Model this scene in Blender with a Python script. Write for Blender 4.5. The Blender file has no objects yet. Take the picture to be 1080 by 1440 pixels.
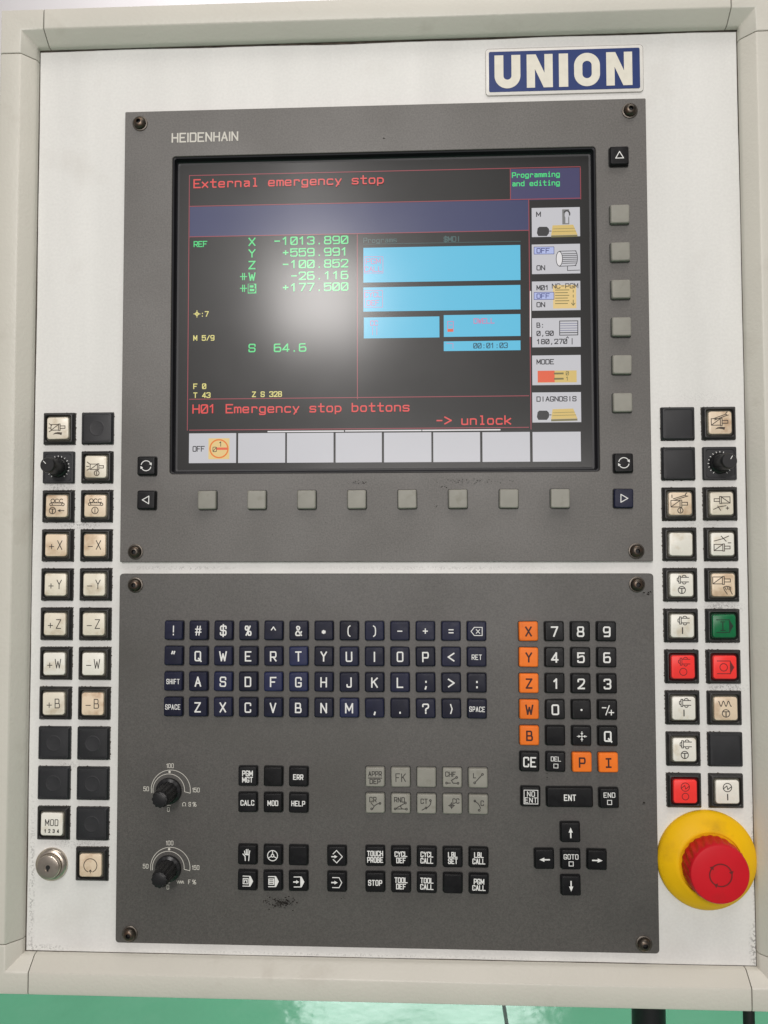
import bpy, bmesh, math, random
from mathutils import Matrix, Vector
random.seed(7)
S = bpy.context.scene
COL = S.collection
MM = 0.001
Z0 = 1.34                      # world height of the lower edge of the display unit (panel coordinate v = 0)

# ------------------------------------------------------------------ camera (solved from the panel's rectangles)
# panel coordinates in mm: u right, v up, h out of the panel towards the viewer; h = 0 is the face of the grey units
RC = ((0.9990439, -0.0020577, -0.04366985), (0.00385662, 0.99914556, 0.04114954), (0.04354786, -0.04127862, 0.99819821))
CC = (26.74371746, 13.07677047, 586.5624948)
FPX = 1100.0
P2W = Matrix(((1, 0, 0, 0), (0, 0, -1, 0), (0, 1, 0, Z0), (0, 0, 0, 1)))
cam = bpy.data.objects.new('camera', bpy.data.cameras.new('camera'))
COL.objects.link(cam)
m = Matrix(((RC[0][0], RC[1][0], RC[2][0], CC[0]*MM), (RC[0][1], RC[1][1], RC[2][1], CC[1]*MM),
            (RC[0][2], RC[1][2], RC[2][2], CC[2]*MM), (0, 0, 0, 1)))
cam.matrix_world = P2W @ m
cam.data.sensor_fit = 'VERTICAL'; cam.data.sensor_height = 36.0
cam.data.lens = FPX/1440*36.0
cam.data.clip_start = 0.02; cam.data.clip_end = 200
S.camera = cam

# ------------------------------------------------------------------ light of the workshop
W = bpy.data.worlds.new('World'); S.world = W; W.use_nodes = True
W.node_tree.nodes['Background'].inputs[0].default_value = (1.0, 0.94, 0.945, 1)
W.node_tree.nodes['Background'].inputs[1].default_value = 0.215

def area(name, loc, target, sx, sy, power, col=(1, 0.97, 0.93)):
    l = bpy.data.lights.new(name, 'AREA'); l.shape = 'RECTANGLE'; l.size = sx; l.size_y = sy
    l.energy = power; l.color = col
    o = bpy.data.objects.new(name, l); COL.objects.link(o)
    o.location = loc
    o.rotation_euler = (Vector(target)-Vector(loc)).to_track_quat('-Z', 'Y').to_euler()
    return o
area('ceiling_lamp_over_console', (0.5, -1.5, 4.2), (0, 0, 1.4), 2.6, 1.0, 42, (1, 0.96, 0.90))
area('hall_lamp_behind_operator', (-0.42, -3.0, 2.50), (0, 0, 1.5), 0.40, 0.34, 46, (1, 0.96, 0.93))
area('hall_strip_lamp_behind_operator', (-0.50, -3.0, 3.05), (0, 0, 1.5), 0.16, 0.75, 6, (1, 0.96, 0.93))
area('front_fill_light', (0.25, -4.2, 1.48), (0, 0, 1.3), 1.9, 0.8, 54, (1.0, 0.96, 0.93))  # soft frontal light added for the sheen on the grey units
area('wall_fill_light', (0.0, 2.9, 6.5), (0, 4.6, 2.5), 5.0, 0.8, 250, (1, 0.96, 0.97))  # fill light added to brighten the far wall

S.view_settings.view_transform = 'Standard'; S.view_settings.look = 'None'
S.view_settings.exposure = -0.3; S.view_settings.gamma = 1.0
S.render.engine = 'CYCLES'

# ------------------------------------------------------------------ helpers
def pt(x, y, h=0.0):
    """photo pixel -> (u, v) on the plane at height h in front of the panel"""
    c = ((x-540)/FPX, -(y-720)/FPX, -1.0)
    d = [sum(RC[i][k]*c[i] for i in range(3)) for k in range(3)]
    s = (h-CC[2])/d[2]
    return (CC[0]+s*d[0], CC[1]+s*d[1])

def srgb(r, g, b):
    f = lambda c: (c/255/12.92) if c/255 <= 0.04045 else ((c/255+0.055)/1.055)**2.4
    return (f(r), f(g), f(b))

MATS = {}
def mat(name, col, rough=0.5, var=0.06, nscale=40, bump=0.0, bscale=600, metal=0.0, spec=0.5, emis=None, estr=1.0,
        dirt=None, dirt_amt=0.0, dirt_scale=60, dirt_lo=0.6, rnd=0.0, grain=0.0, gscale=900, stretch=None, spots=(), coat=0.0, rvar=0.0, bdist=0.0002, coat_r=0.05):
    M = bpy.data.materials.new(name); M.use_nodes = True
    nt = M.node_tree; N = nt.nodes; L = nt.links
    b = N['Principled BSDF']
    b.inputs['Roughness'].default_value = rough
    b.inputs['Metallic'].default_value = metal
    b.inputs['Specular IOR Level'].default_value = spec
    b.inputs['Coat Weight'].default_value = coat; b.inputs['Coat Roughness'].default_value = coat_r
    tc = N.new('ShaderNodeTexCoord'); oi = N.new('ShaderNodeObjectInfo')
    add = N.new('ShaderNodeVectorMath'); add.operation = 'ADD'
    mulr = N.new('ShaderNodeMath'); mulr.operation = 'MULTIPLY'; mulr.inputs[1].default_value = 7.0
    L.new(oi.outputs['Random'], mulr.inputs[0])
    L.new(tc.outputs['Object'], add.inputs[0]); L.new(mulr.outputs[0], add.inputs[1])
    vec = add.outputs[0]
    def noise(scale, detail=3, st=None):
        n = N.new('ShaderNodeTexNoise'); n.inputs['Scale'].default_value = scale; n.inputs['Detail'].default_value = detail
        v = vec
        if st:
            mp = N.new('ShaderNodeMapping'); mp.inputs['Scale'].default_value = st; L.new(vec, mp.inputs['Vector']); v = mp.outputs[0]
        L.new(v, n.inputs['Vector'])
        return n.outputs['Fac']
    def mr(sock, a, b_, lo, hi):
        n = N.new('ShaderNodeMapRange'); n.inputs[1].default_value = a; n.inputs[2].default_value = b_
        n.inputs[3].default_value = lo; n.inputs[4].default_value = hi; L.new(sock, n.inputs[0]); return n.outputs[0]
    def math_(op, a, b_):
        n = N.new('ShaderNodeMath'); n.operation = op
        for i, s in enumerate((a, b_)):
            if hasattr(s, 'links'): L.new(s, n.inputs[i])
            else: n.inputs[i].default_value = s
        return n.outputs[0]
    f = mr(noise(nscale, 4, stretch), 0.3, 0.7, 1-var, 1+var)
    if grain: f = math_('MULTIPLY', f, mr(noise(gscale, 2), 0.3, 0.7, 1-grain, 1+grain))
    if rnd: f = math_('MULTIPLY', f, mr(oi.outputs['Random'], 0, 1, 1-rnd, 1+rnd))
    sc = N.new('ShaderNodeVectorMath'); sc.operation = 'SCALE'; sc.inputs[0].default_value = col
    L.new(f, sc.inputs['Scale'])
    out = sc.outputs[0]
    def mixc(fac, a, colr):
        n = N.new('ShaderNodeMix'); n.data_type = 'RGBA'
        L.new(fac, n.inputs[0]); L.new(a, n.inputs[6]); n.inputs[7].default_value = (*colr, 1); return n.outputs[2]
    if dirt:
        fac = mr(noise(dirt_scale, 6), dirt_lo, dirt_lo+0.18, 0, dirt_amt)
        out = mixc(fac, out, dirt)
    for (cx, cy, rx, ry, amt, speck, sscale) in spots:      # stains with a place and shape of their own (metres, object space)
        sub = N.new('ShaderNodeVectorMath'); sub.operation = 'SUBTRACT'; L.new(tc.outputs['Object'], sub.inputs[0]); sub.inputs[1].default_value = (cx, cy, 0)
        mu = N.new('ShaderNodeVectorMath'); mu.operation = 'MULTIPLY'; L.new(sub.outputs[0], mu.inputs[0]); mu.inputs[1].default_value = (1/rx, 1/ry, 0)
        ln = N.new('ShaderNodeVectorMath'); ln.operation = 'LENGTH'; L.new(mu.outputs[0], ln.inputs[0])
        fac = mr(ln.outputs['Value'], 0.15, 1.0, amt, 0.0)
        nz = noise(sscale, 4)
        fac = math_('MULTIPLY', fac, mr(nz, 0.5 if speck else 0.25, 0.6 if speck else 0.75, 0.0, 1.0))
        out = mixc(fac, out, (0.03, 0.028, 0.025))
    L.new(out, b.inputs['Base Color'])
    if rvar:
        L.new(mr(noise(nscale*1.7, 4), 0.3, 0.7, max(0.02, rough-rvar), min(1, rough+rvar)), b.inputs['Roughness'])
    if emis:
        b.inputs['Emission Color'].default_value = (*emis, 1); b.inputs['Emission Strength'].default_value = estr
    if bump:
        bn = N.new('ShaderNodeBump'); bn.inputs['Strength'].default_value = bump; bn.inputs['Distance'].default_value = bdist
        L.new(noise(bscale, 2), bn.inputs['Height']); L.new(bn.outputs[0], b.inputs['Normal'])
    MATS[name] = M
    return M

def new_obj(name, mesh, parent=None, loc=(0, 0, 0), label=None):
    o = bpy.data.objects.new(name, mesh); COL.objects.link(o)
    if parent: o.parent = parent
    o.location = (loc[0]*MM, loc[1]*MM, loc[2]*MM)
    if label: o['label'] = label
    return o

def root(name, label, cat, u=0, v=0, h=0, group=None):
    o = bpy.data.objects.new(name, None); COL.objects.link(o)
    o.empty_display_size = 0.01
    o.location = (u*MM, -h*MM, v*MM+Z0); o.rotation_euler = (math.pi/2, 0, 0)
    o['label'] = label; o['category'] = cat
    if group: o['group'] = group
    return o

def mesh_from(verts, faces, mats, fmat=None, smooth=None, name='mesh'):
    me = bpy.data.meshes.new(name)
    me.from_pydata([(x*MM, y*MM, z*MM) for x, y, z in verts], [], faces)
    for mname in mats: me.materials.append(MATS[mname])
    if fmat: me.polygons.foreach_set('material_index', fmat)
    bm = bmesh.new(); bm.from_mesh(me); bmesh.ops.recalc_face_normals(bm, faces=bm.faces) if smooth != 'keep' else None
    bm.to_mesh(me); bm.free()
    if smooth and smooth != 'keep':
        me.polygons.foreach_set('use_smooth', [True]*len(me.polygons))
        me.set_sharp_from_angle(angle=math.radians(smooth))
    me.update()
    return me

def rrect(w, h, r, n=4, cx=0, cy=0):
    r = max(r, 0.01); pts = []
    for sx, sy, a0 in ((1, -1, -90), (1, 1, 0), (-1, 1, 90), (-1, -1, 180)):
        ox, oy = sx*(w/2-r), sy*(h/2-r)
        for i in range(n+1):
            a = math.radians(a0+90*i/n); pts.append((cx+ox+r*math.cos(a), cy+oy+r*math.sin(a)))
    return pts
def circ(r, n=40, cx=0, cy=0, wob=0.0, teeth=0, ph=0.0):
    return [(cx+(r+wob*math.cos(teeth*2*math.pi*i/n))*math.cos(2*math.pi*i/n+ph), cy+(r+wob*math.cos(teeth*2*math.pi*i/n))*math.sin(2*math.pi*i/n+ph)) for i in range(n)]

def loft(layers, mats, bands=None, cap0=False, cap1=True, smooth=38):
    """layers: list of (outline, z) with equal point counts; bands: material index per band (+ last for the end cap)"""
    verts, faces, fm = [], [], []
    n = len(layers[0][0])
    for o, z in layers: verts += [(x, y, z) for x, y in o]
    nb = len(layers)-1
    for k in range(nb):
        for i in range(n):
            j = (i+1) % n
            faces.append((k*n+i, k*n+j, (k+1)*n+j, (k+1)*n+i)); fm.append(bands[k] if bands else 0)
    if cap1: faces.append(tuple(range(nb*n, nb*n+n))); fm.append(bands[-1] if bands else 0)
    if cap0: faces.append(tuple(reversed(range(n)))); fm.append(bands[0] if bands else 0)
    me = bpy.data.meshes.new('loft')
    me.from_pydata([(x*MM, y*MM, z*MM) for x, y, z in verts], [], faces)
    for mname in mats: me.materials.append(MATS[mname])
    me.polygons.foreach_set('material_index', fm)
    if smooth:
        me.polygons.foreach_set('use_smooth', [True]*len(faces)); me.set_sharp_from_angle(angle=math.radians(smooth))
    me.update()
    return me

# ---- stroke lettering -------------------------------------------------------------------------------------------------
FONT = {
 'A': '03 4f 83|17 77', 'B': '03 0f|~0f 4f 7f 79 49 09|~09 49 89 83 43 03', 'C': '~8c 8f 4f 0f 0b 07 03 43 83 86',
 'D': '03 0f|~0f 4f 8f 8b 87 83 43 03', 'E': '8f 0f 03 83|09 69', 'F': '8f 0f 03|09 69', 'G': '~8c 8f 4f 0f 0b 07 03 43 83 88|88 48',
 'H': '03 0f|83 8f|09 89', 'I': '43 4f', 'J': '~16 13 43 73 77 7f', 'K': '03 0f|8f 08|3a 83', 'L': '0f 03 83', 'M': '03 0f 46 8f 83',
 'N': '03 0f 83 8f', 'O': '~43 03 07 0b 0f 4f 8f 8b 87 83 43', 'P': '03 0f|~0f 5f 8f 88 58 08', 'Q': '~43 03 07 0b 0f 4f 8f 8b 87 83 43|56 92',
 'R': '03 0f|~0f 5f 8f 88 58 08|48 83', 'S': '~8c 8f 4f 0f 09 49 89 83 43 03 06', 'T': '0f 8f|4f 43', 'U': '~0f 07 03 43 83 87 8f',
 'V': '0f 43 8f', 'W': '0f 23 4c 63 8f', 'X': '03 8f|0f 83', 'Y': '0f 49 8f|49 43', 'Z': '0f 8f 03 83',
 '0': '~43 03 07 0b 0f 4f 8f 8b 87 83 43', '@': '~43 03 07 0b 0f 4f 8f 8b 87 83 43|15 7d', '1': '1c 4f 43', '2': '~0c 0f 4f 8f 8a 03|03 83',
 '3': '~0d 0f 4f 8f 89 49|~49 89 83 43 03 05', '4': '63 6f 06 86', '5': '8f 0f 09|~09 4b 8b 83 43 03 05',
 '6': '~7f 3f 0f 0b 07 03 43|~43 83 8a 4a 09', '7': '0f 8f 33', '8': '~49 19 0f 4f 8f 79 49|~49 09 03 43 83 89 49', '9': '~13 53 83 87 8b 8f 4f|~4f 0f 08 48 89',
 '.': '43 44', ',': '44 31', ':': '43 44|4a 4b', ';': '4a 4b|44 31', '-': '19 79', '+': '19 79|46 4c', '=': '1b 7b|17 77', '!': '4f 47|43 44',
 '?': '~0c 0f 4f 8f 8a 49 46|43 44', '#': '13 3f|53 7f|07 87|0b 8b', '$': '~8c 8f 4f 0f 09 49 89 83 43 03 06|41 4h', '%': '13 7f|~2f 0f 0a 4a 4f 2f|~63 43 48 88 83 63',
 '^': '1a 4e 7a', '&': '~83 2b 1f 5f 6c 07 03 43 63 88', '*': '4c 48|2b 69|29 6b', '(': '~6g 3e 34 62', ')': '~2g 5e 54 22', '<': '8e 09 84', '>': '0e 89 04',
 '"': '3f 2c|6f 5c', '/': '13 7f', '}': '3f 59 33',
 'a': '~1b 4b 7b 78 73|~78 18 13 43 75', 'b': '0f 03|~04 03 73 7b 4b 0b 08', 'c': '~7a 7b 4b 0b 03 43 73 74', 'd': '7f 73|~74 73 03 0b 3b 7b 78',
 'e': '07 77|~77 7b 4b 0b 03 43 73 74', 'g': '7b 72|~72 70 30 00 01|~75 73 03 0b 4b 7b 79', 'i': '2b 4b 43|23 63|4e 4f', 'k': '0f 03|7b 06|27 73',
 'l': '2f 4f 43|23 63', 'm': '03 0b|~0a 1b 3b 4a 43|~4a 5b 7b 8a 83', 'n': '03 0b|~09 0b 7b 77 73', 'o': '~43 03 0b 4b 7b 73 43',
 'p': '00 0b|~0a 0b 7b 73 03 05', 'r': '1b 13|~18 1b 4b 7b 79', 's': '~7a 7b 4b 0b 07 47 77 73 43 03 04', 't': '~3f 36 33 53 73|0b 7b',
 'u': '~0b 05 03 73 76 7b|7b 73', 'x': '03 7b|0b 73', 'y': '0b 43|7b 10', ' ': ''}

def chaikin(p, it=3):
    closed = p[0] == p[-1]
    for _ in range(it):
        q = []
        if closed:
            b = p[:-1]
            for i in range(len(b)):
                a, c = b[i], b[(i+1) % len(b)]
                q += [(a[0]*.75+c[0]*.25, a[1]*.75+c[1]*.25), (a[0]*.25+c[0]*.75, a[1]*.25+c[1]*.75)]
            q.append(q[0])
        else:
            q = [p[0]]
            for i in range(len(p)-1):
                a, c = p[i], p[i+1]
                q += [(a[0]*.75+c[0]*.25, a[1]*.75+c[1]*.25), (a[0]*.25+c[0]*.75, a[1]*.25+c[1]*.75)]
            q.append(p[-1])
        p = q
    return p

def glyph(c):
    out = []
    for part in FONT.get(c, '').split('|'):
        if not part: continue
        sm = part[0] == '~'
        p = [(int(t[0], 36), int(t[1], 36)-3) for t in part.lstrip('~').split()]
        out.append(chaikin(p, 2) if sm else p)
    return out

def text_polys(s, x0, y0, h, adv, gw):
    """monospaced; x0, y0 left baseline"""
    out = []
    for i, c in enumerate(s):
        for p in glyph(c):
            out.append([(x0+i*adv+x*gw/8, y0+y*h/12) for x, y in p])
    return out
def text_prop(s, cx, y0, h, ratio=0.6, gap=0.35, width=None):
    """proportional, centred on cx; letter width = ratio * h"""
    x, out = 0.0, []
    for c in s:
        if c == ' ': x += h*0.4; continue
        g = glyph(c); xs = [q[0] for p in g for q in p]; lo, hi = min(xs), max(xs); k = ratio*h/8
        k *= 1.25 if c in 'WM' else 1.0
        for p in g: out.append([(x+(a-lo)*k, y0+b*h/12) for a, b in p])
        x += (hi-lo)*k+gap*h
    tot = x-gap*h
    sc = width/tot if width else 1.0
    return [[(cx+(a-tot/2)*sc, b) for a, b in p] for p in out]

def ribbons(polys, w, z=0.0, fills=(), step=0.012):
    """flat printed strokes as mitred ribbons, each on its own hair-thin level"""
    V, F = [], []
    lev = 0
    for f in fills:
        s = len(V); V += [(x, y, z+lev*step) for x, y in f]; F.append(tuple(range(s, s+len(f)))); lev += 1
    def sharp(a, b, c):
        d0 = (b[0]-a[0], b[1]-a[1]); d1 = (c[0]-b[0], c[1]-b[1])
        return (d0[0]*d1[0]+d0[1]*d1[1])/(math.hypot(*d0)*math.hypot(*d1)) < -0.15
    todo = [(p[0], p[1], False) if isinstance(p, tuple) else (p, w, False) for p in polys]
    while todo:
        p, ww, p_split = todo.pop(0)
        q = [p[0]]
        for a in p[1:]:
            if abs(a[0]-q[-1][0])+abs(a[1]-q[-1][1]) > 1e-5: q.append(a)
        if len(q) < 2: continue
        closed = len(q) > 3 and abs(q[0][0]-q[-1][0])+abs(q[0][1]-q[-1][1]) < 1e-4
        if not p_split:
            cut = [i for i in range(1, len(q)-1) if sharp(q[i-1], q[i], q[i+1])]
            if cut:
                ks_ = [0]+cut+[len(q)-1]
                for a_, b_ in zip(ks_, ks_[1:]): todo.append((q[a_:b_+1], ww, True))
                continue
        if closed: q = q[:-1]
        n = len(q)
        if not closed:       # square ends
            for a, b in ((0, 1), (-1, -2)):
                dx, dy = q[a][0]-q[b][0], q[a][1]-q[b][1]; l = math.hypot(dx, dy)
                q[a] = (q[a][0]+dx/l*ww*.4, q[a][1]+dy/l*ww*.4)
        s = len(V)
        for i in range(n):
            pr = q[(i-1) % n] if (closed or i > 0) else None
            nx = q[(i+1) % n] if (closed or i < n-1) else None
            ds = []
            if pr: d = (q[i][0]-pr[0], q[i][1]-pr[1]); l = math.hypot(*d); ds.append((d[0]/l, d[1]/l))
            if nx: d = (nx[0]-q[i][0], nx[1]-q[i][1]); l = math.hypot(*d); ds.append((d[0]/l, d[1]/l))
            t = (sum(d[0] for d in ds), sum(d[1] for d in ds)); l = math.hypot(*t)
            if l < 1e-6: t = ds[0]; l = 1.0
            t = (t[0]/l, t[1]/l); nn = (-t[1], t[0])
            c = abs(nn[0]*-ds[0][1]+nn[1]*ds[0][0]); k = min(1/max(c, .3), 2.2)*ww/2
            V += [(q[i][0]+nn[0]*k, q[i][1]+nn[1]*k, z+lev*step), (q[i][0]-nn[0]*k, q[i][1]-nn[1]*k, z+lev*step)]
        for i in range(n if closed else n-1):
            j = (i+1) % n
            F.append((s+2*i+1, s+2*j+1, s+2*j, s+2*i))
        lev += 1
    return V, F
def print_mesh(polys, w, mname, fills=(), z=0.0):
    V, F = ribbons(polys, w, z, fills)
    me = bpy.data.meshes.new('print')
    me.from_pydata([(x*MM, y*MM, q*MM) for x, y, q in V], [], F)
    me.materials.append(MATS[mname])
    bm = bmesh.new(); bm.from_mesh(me)
    for f in bm.faces:
        if f.normal.z < 0: f.normal_flip()
    bm.to_mesh(me); bm.free(); me.update()
    return me
def arc(cx, cy, r, a0, a1, n=18, ry=None):
    return [(cx+r*math.cos(math.radians(a0+(a1-a0)*i/n)), cy+(ry or r)*math.sin(math.radians(a0+(a1-a0)*i/n))) for i in range(n+1)]
def ring(cx, cy, r, n=22, ry=None):
    p = arc(cx, cy, r, 0, 360, n, ry); p[-1] = p[0]; return p
def box(x0, y0, x1, y1): return [(x0, y0), (x1, y0), (x1, y1), (x0, y1), (x0, y0)]
def sc(polys, k, dx=0, dy=0): return [[(x*k+dx, y*k+dy) for x, y in p] for p in polys]

# ------------------------------------------------------------------ materials
vk = -283.3                                               # lower edge of the keyboard unit
GREY = (0.094, 0.087, 0.079)
def spot(px, py, rx, ry, amt, speck, sscale, v0=0.0):
    u, v = pt(px, py); return (u*MM, (v-v0)*MM, rx*MM, ry*MM, amt, speck, sscale)
mat('display_paint', GREY, 0.5, 0.05, 9, 0.35, 1500, grain=0.22, gscale=800, spec=0.8, dirt=(0.055, 0.050, 0.042), dirt_amt=0.4, dirt_scale=12, dirt_lo=0.5, rvar=0.05,
    spots=[spot(660, 678, 22, 3.5, .85, True, 500), spot(502, 679, 8, 2.5, .8, True, 500), spot(293, 712, 17, 20, .8, False, 60), spot(788, 714, 18, 24, .8, False, 60),
           spot(573, 712, 13, 15, .3, False, 60), spot(877, 676, 10, 12, .3, False, 80), spot(362, 706, 14, 14, .25, False, 70), spot(874, 500, 16, 70, .3, False, 50)])
mat('keyboard_paint', (0.071, 0.066, 0.060), 0.5, 0.05, 9, 0.35, 1500, grain=0.22, gscale=800, spec=0.8, dirt=(0.048, 0.044, 0.036), dirt_amt=0.45, dirt_scale=11, dirt_lo=0.5, rvar=0.05,
    spots=[spot(396, 1270, 15, 5.5, 1.0, True, 600, vk), spot(398, 1270, 13, 4.5, .8, False, 200, vk), spot(235, 1112, 34, 32, .7, False, 60, vk), spot(235, 1222, 34, 32, .7, False, 60, vk),
           spot(802, 1200, 60, 55, .6, False, 40, vk), spot(910, 835, 7, 4, .9, True, 300, vk), spot(745, 1085, 26, 20, .7, False, 60, vk), spot(905, 1130, 3, 3, .9, True, 300, vk), spot(900, 1290, 40, 40, .6, False, 40, vk), spot(450, 940, 150, 45, .3, False, 45, vk), spot(600, 1250, 140, 30, .35, False, 40, vk)])
CV = -317.0
mat('plate_paint', (0.74, 0.738, 0.712), 0.38, 0.045, 5, 0.06, 300, dirt=(0.55, 0.52, 0.47), dirt_amt=0.25, dirt_scale=22, dirt_lo=0.58, spec=0.45, grain=0.03, gscale=500, stretch=(7, 1, 1), rvar=0.08,
    spots=[spot(1020, 855, 18, 6, .5, True, 800, CV), spot(1025, 968, 18, 5, .5, True, 800, CV), spot(80, 685, 16, 5, .4, True, 800, CV), spot(110, 738, 24, 4, .45, True, 800, CV),
           spot(108, 1188, 30, 5, .3, True, 900, CV), spot(95, 1078, 12, 4, .4, True, 800, CV), spot(985, 740, 30, 8, .16, True, 900, CV), spot(985, 560, 40, 10, .1, True, 900, CV),
           spot(620, 799, 130, 2.2, .22, True, 800, CV), spot(250, 799, 60, 2.2, .3, True, 800, CV), spot(590, 146, 18, 1.2, .5, True, 700, CV), spot(500, 1346, 200, 1.6, .25, True, 800, CV),
           spot(160, 640, 12, 30, .15, False, 90, CV), spot(1064, 1200, 3.5, 60, .5, True, 700, CV), spot(1064, 1335, 5, 25, .6, True, 600, CV), spot(42, 1250, 3, 90, .4, True, 700, CV), spot(60, 1335, 24, 3, .4, True, 700, CV)])
mat('frame_paint', (0.62, 0.60, 0.535), 0.42, 0.03, 12, 0.5, 420, spec=0.45, dirt=(0.36, 0.32, 0.26), dirt_amt=0.35, dirt_scale=26, dirt_lo=0.62, bdist=0.0004)
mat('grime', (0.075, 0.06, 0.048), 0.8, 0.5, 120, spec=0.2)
mat('housing_paint', (0.5, 0.48, 0.42), 0.5, 0.04, 12)
mat('bezel_black', (0.016, 0.015, 0.015), 0.42, 0.2, 90, 0.12, 900, rnd=0.2, dirt=(0.07, 0.06, 0.05), dirt_amt=0.35, dirt_scale=120, dirt_lo=0.56)
mat('blank_black', (0.014, 0.0145, 0.017), 0.5, 0.2, 90, 0.12, 900, rnd=0.25)
mat('well_black', (0.006, 0.006, 0.006), 0.6)
mat('key_navy', (0.0075, 0.0088, 0.026), 0.44, 0.2, 120, 0.15, 1500, rnd=0.4, spec=0.27, rvar=0.08)
mat('key_blue', (0.008, 0.012, 0.052), 0.42, 0.2, 120, 0.15, 1500, rnd=0.25, spec=0.35)
mat('key_black', (0.005, 0.005, 0.006), 0.4, 0.2, 120, 0.15, 1500, rnd=0.3, spec=0.26, rvar=0.08)
mat('key_grey', (0.27, 0.263, 0.228), 0.5, 0.07, 120, 0.15, 1500, rnd=0.06, dirt=(0.17, 0.16, 0.12), dirt_amt=0.5, dirt_scale=130, dirt_lo=0.58)
mat('key_orange', (0.88, 0.19, 0.018), 0.42, 0.06, 120, 0.12, 1500, rnd=0.05, dirt=(0.5, 0.1, 0.02), dirt_amt=0.4, dirt_scale=140, dirt_lo=0.6, spec=0.25)
mat('print_white', (0.80, 0.80, 0.78), 0.55, 0.05, 300)
mat('print_cream', (0.62, 0.60, 0.54), 0.55, 0.05, 300)
mat('print_dark', (0.03, 0.027, 0.024), 0.6, 0.15, 300)
mat('print_brown', (0.06, 0.045, 0.03), 0.6, 0.25, 300)
mat('print_maroon', (0.045, 0.006, 0.004), 0.6, 0.15, 300)
mat('print_red', (0.14, 0.008, 0.008), 0.6, 0.15, 300)
mat('print_green', (0.002, 0.02, 0.008), 0.6, 0.15, 300)
mat('emboss', (0.018, 0.018, 0.021), 0.55, 0.2, 200)
STAIN = (0.42, 0.25, 0.13)
mat('cap_white', (0.86, 0.835, 0.755), 0.3, 0.03, 90, dirt=(0.55, 0.44, 0.28), dirt_amt=0.6, dirt_scale=90, dirt_lo=0.54, rnd=0.03)
mat('cap_cream', (0.83, 0.765, 0.635), 0.3, 0.04, 90, dirt=(0.48, 0.37, 0.24), dirt_amt=0.65, dirt_scale=95, dirt_lo=0.52, rnd=0.04)
mat('cap_tan', (0.81, 0.66, 0.49), 0.3, 0.06, 90, dirt=STAIN, dirt_amt=0.65, dirt_scale=85, dirt_lo=0.5, rnd=0.05)
mat('cap_red', (0.85, 0.045, 0.04), 0.35, 0.05, 90, rnd=0.03, spec=0.3, emis=(1.0, 0.05, 0.04), estr=0.14)  # faint glow added to brighten the red caps
mat('cap_green', (0.006, 0.16, 0.055), 0.33, 0.12, 160, rnd=0.03)
mat('lens_shell', (0.11, 0.105, 0.085), 0.22, 0.3, 120)
mat('shell_red', (0.10, 0.004, 0.004), 0.25, 0.2, 120)
mat('shell_green', (0.002, 0.03, 0.012), 0.25, 0.2, 120)
mat('screen_black', (0.012, 0.012, 0.012), 0.42, 0.05, 10, spec=0.27, coat=0.28, coat_r=0.175, rvar=0.03)
mat('screen_rim', (0.010, 0.010, 0.013), 0.5, 0.1, 50)
mat('screw_steel', (0.10, 0.085, 0.07), 0.38, 0.35, 300, metal=0.85, dirt=(0.12, 0.06, 0.03), dirt_amt=0.6, dirt_scale=300, dirt_lo=0.5, rnd=0.2)
mat('washer_steel', (0.13, 0.115, 0.10), 0.45, 0.3, 300, metal=0.9)
mat('chrome', (0.56, 0.50, 0.43), 0.3, 0.12, 120, metal=0.9, dirt=(0.25, 0.2, 0.15), dirt_amt=0.4, dirt_scale=200, dirt_lo=0.55)
mat('knob_black', (0.010, 0.010, 0.011), 0.36, 0.2, 150, 0.1, 900)
mat('sign_blue', (0.012, 0.035, 0.16), 0.35, 0.06, 60, rnd=0)
mat('sign_white', (0.80, 0.78, 0.74), 0.4, 0.04, 120)
mat('sign_letter', (0.76, 0.73, 0.63), 0.4, 0.05, 160)
mat('estop_yellow', (0.84, 0.49, 0.004), 0.5, 0.04, 30, dirt=(0.35, 0.19, 0.02), dirt_amt=0.45, dirt_scale=40, dirt_lo=0.58, spec=0.2)
mat('estop_red', (0.62, 0.010, 0.020), 0.45, 0.05, 60, dirt=(0.35, 0.02, 0.02), dirt_amt=0.4, dirt_scale=60, dirt_lo=0.56, spec=0.25)
mat('post_black', (0.010, 0.009, 0.011), 0.45, 0.2, 30)
mat('cable_black', (0.012, 0.014, 0.013), 0.5, 0.2, 30)
mat('floor_green', (0.10, 0.40, 0.225), 0.17, 0.08, 1.6, 0.55, 16, dirt=(0.14, 0.42, 0.26), dirt_amt=0.5, dirt_scale=3, dirt_lo=0.5, rvar=0.08, bdist=0.004)
mat('floor_joint', (0.03, 0.07, 0.05), 0.7, 0.3, 20)
mat('wall_paint', (0.80, 0.765, 0.77), 0.7, 0.04, 1.0)
mat('window_daylight', (0.8, 0.8, 0.8), 0.5, emis=(0.95, 1.0, 1.0), estr=6.5)
mat('window_paint', (0.7, 0.7, 0.7), 0.5)
def glow(name, col, s=1.0): mat(name, (0.012, 0.012, 0.012), 0.42, 0.05, 10, spec=0.27, coat=0.28, coat_r=0.175, rvar=0.03, emis=col, estr=1.16*s)
glow('px_red', srgb(225, 72, 70)); glow('px_line', srgb(150, 62, 72)); glow('px_green', srgb(70, 215, 125)); glow('px_yellow', srgb(225, 215, 130))
glow('px_blue', srgb(50, 56, 96)); glow('px_navy', srgb(58, 55, 96)); glow('px_white', srgb(196, 195, 199)); glow('px_line_white', srgb(225, 222, 222)); glow('px_dim', srgb(62, 92, 92))
glow('px_cyan', srgb(88, 188, 222)); glow('px_pink', srgb(205, 120, 165)); glow('px_ink', srgb(28, 28, 34)); glow('px_inkblue', srgb(28, 32, 110))
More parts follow.
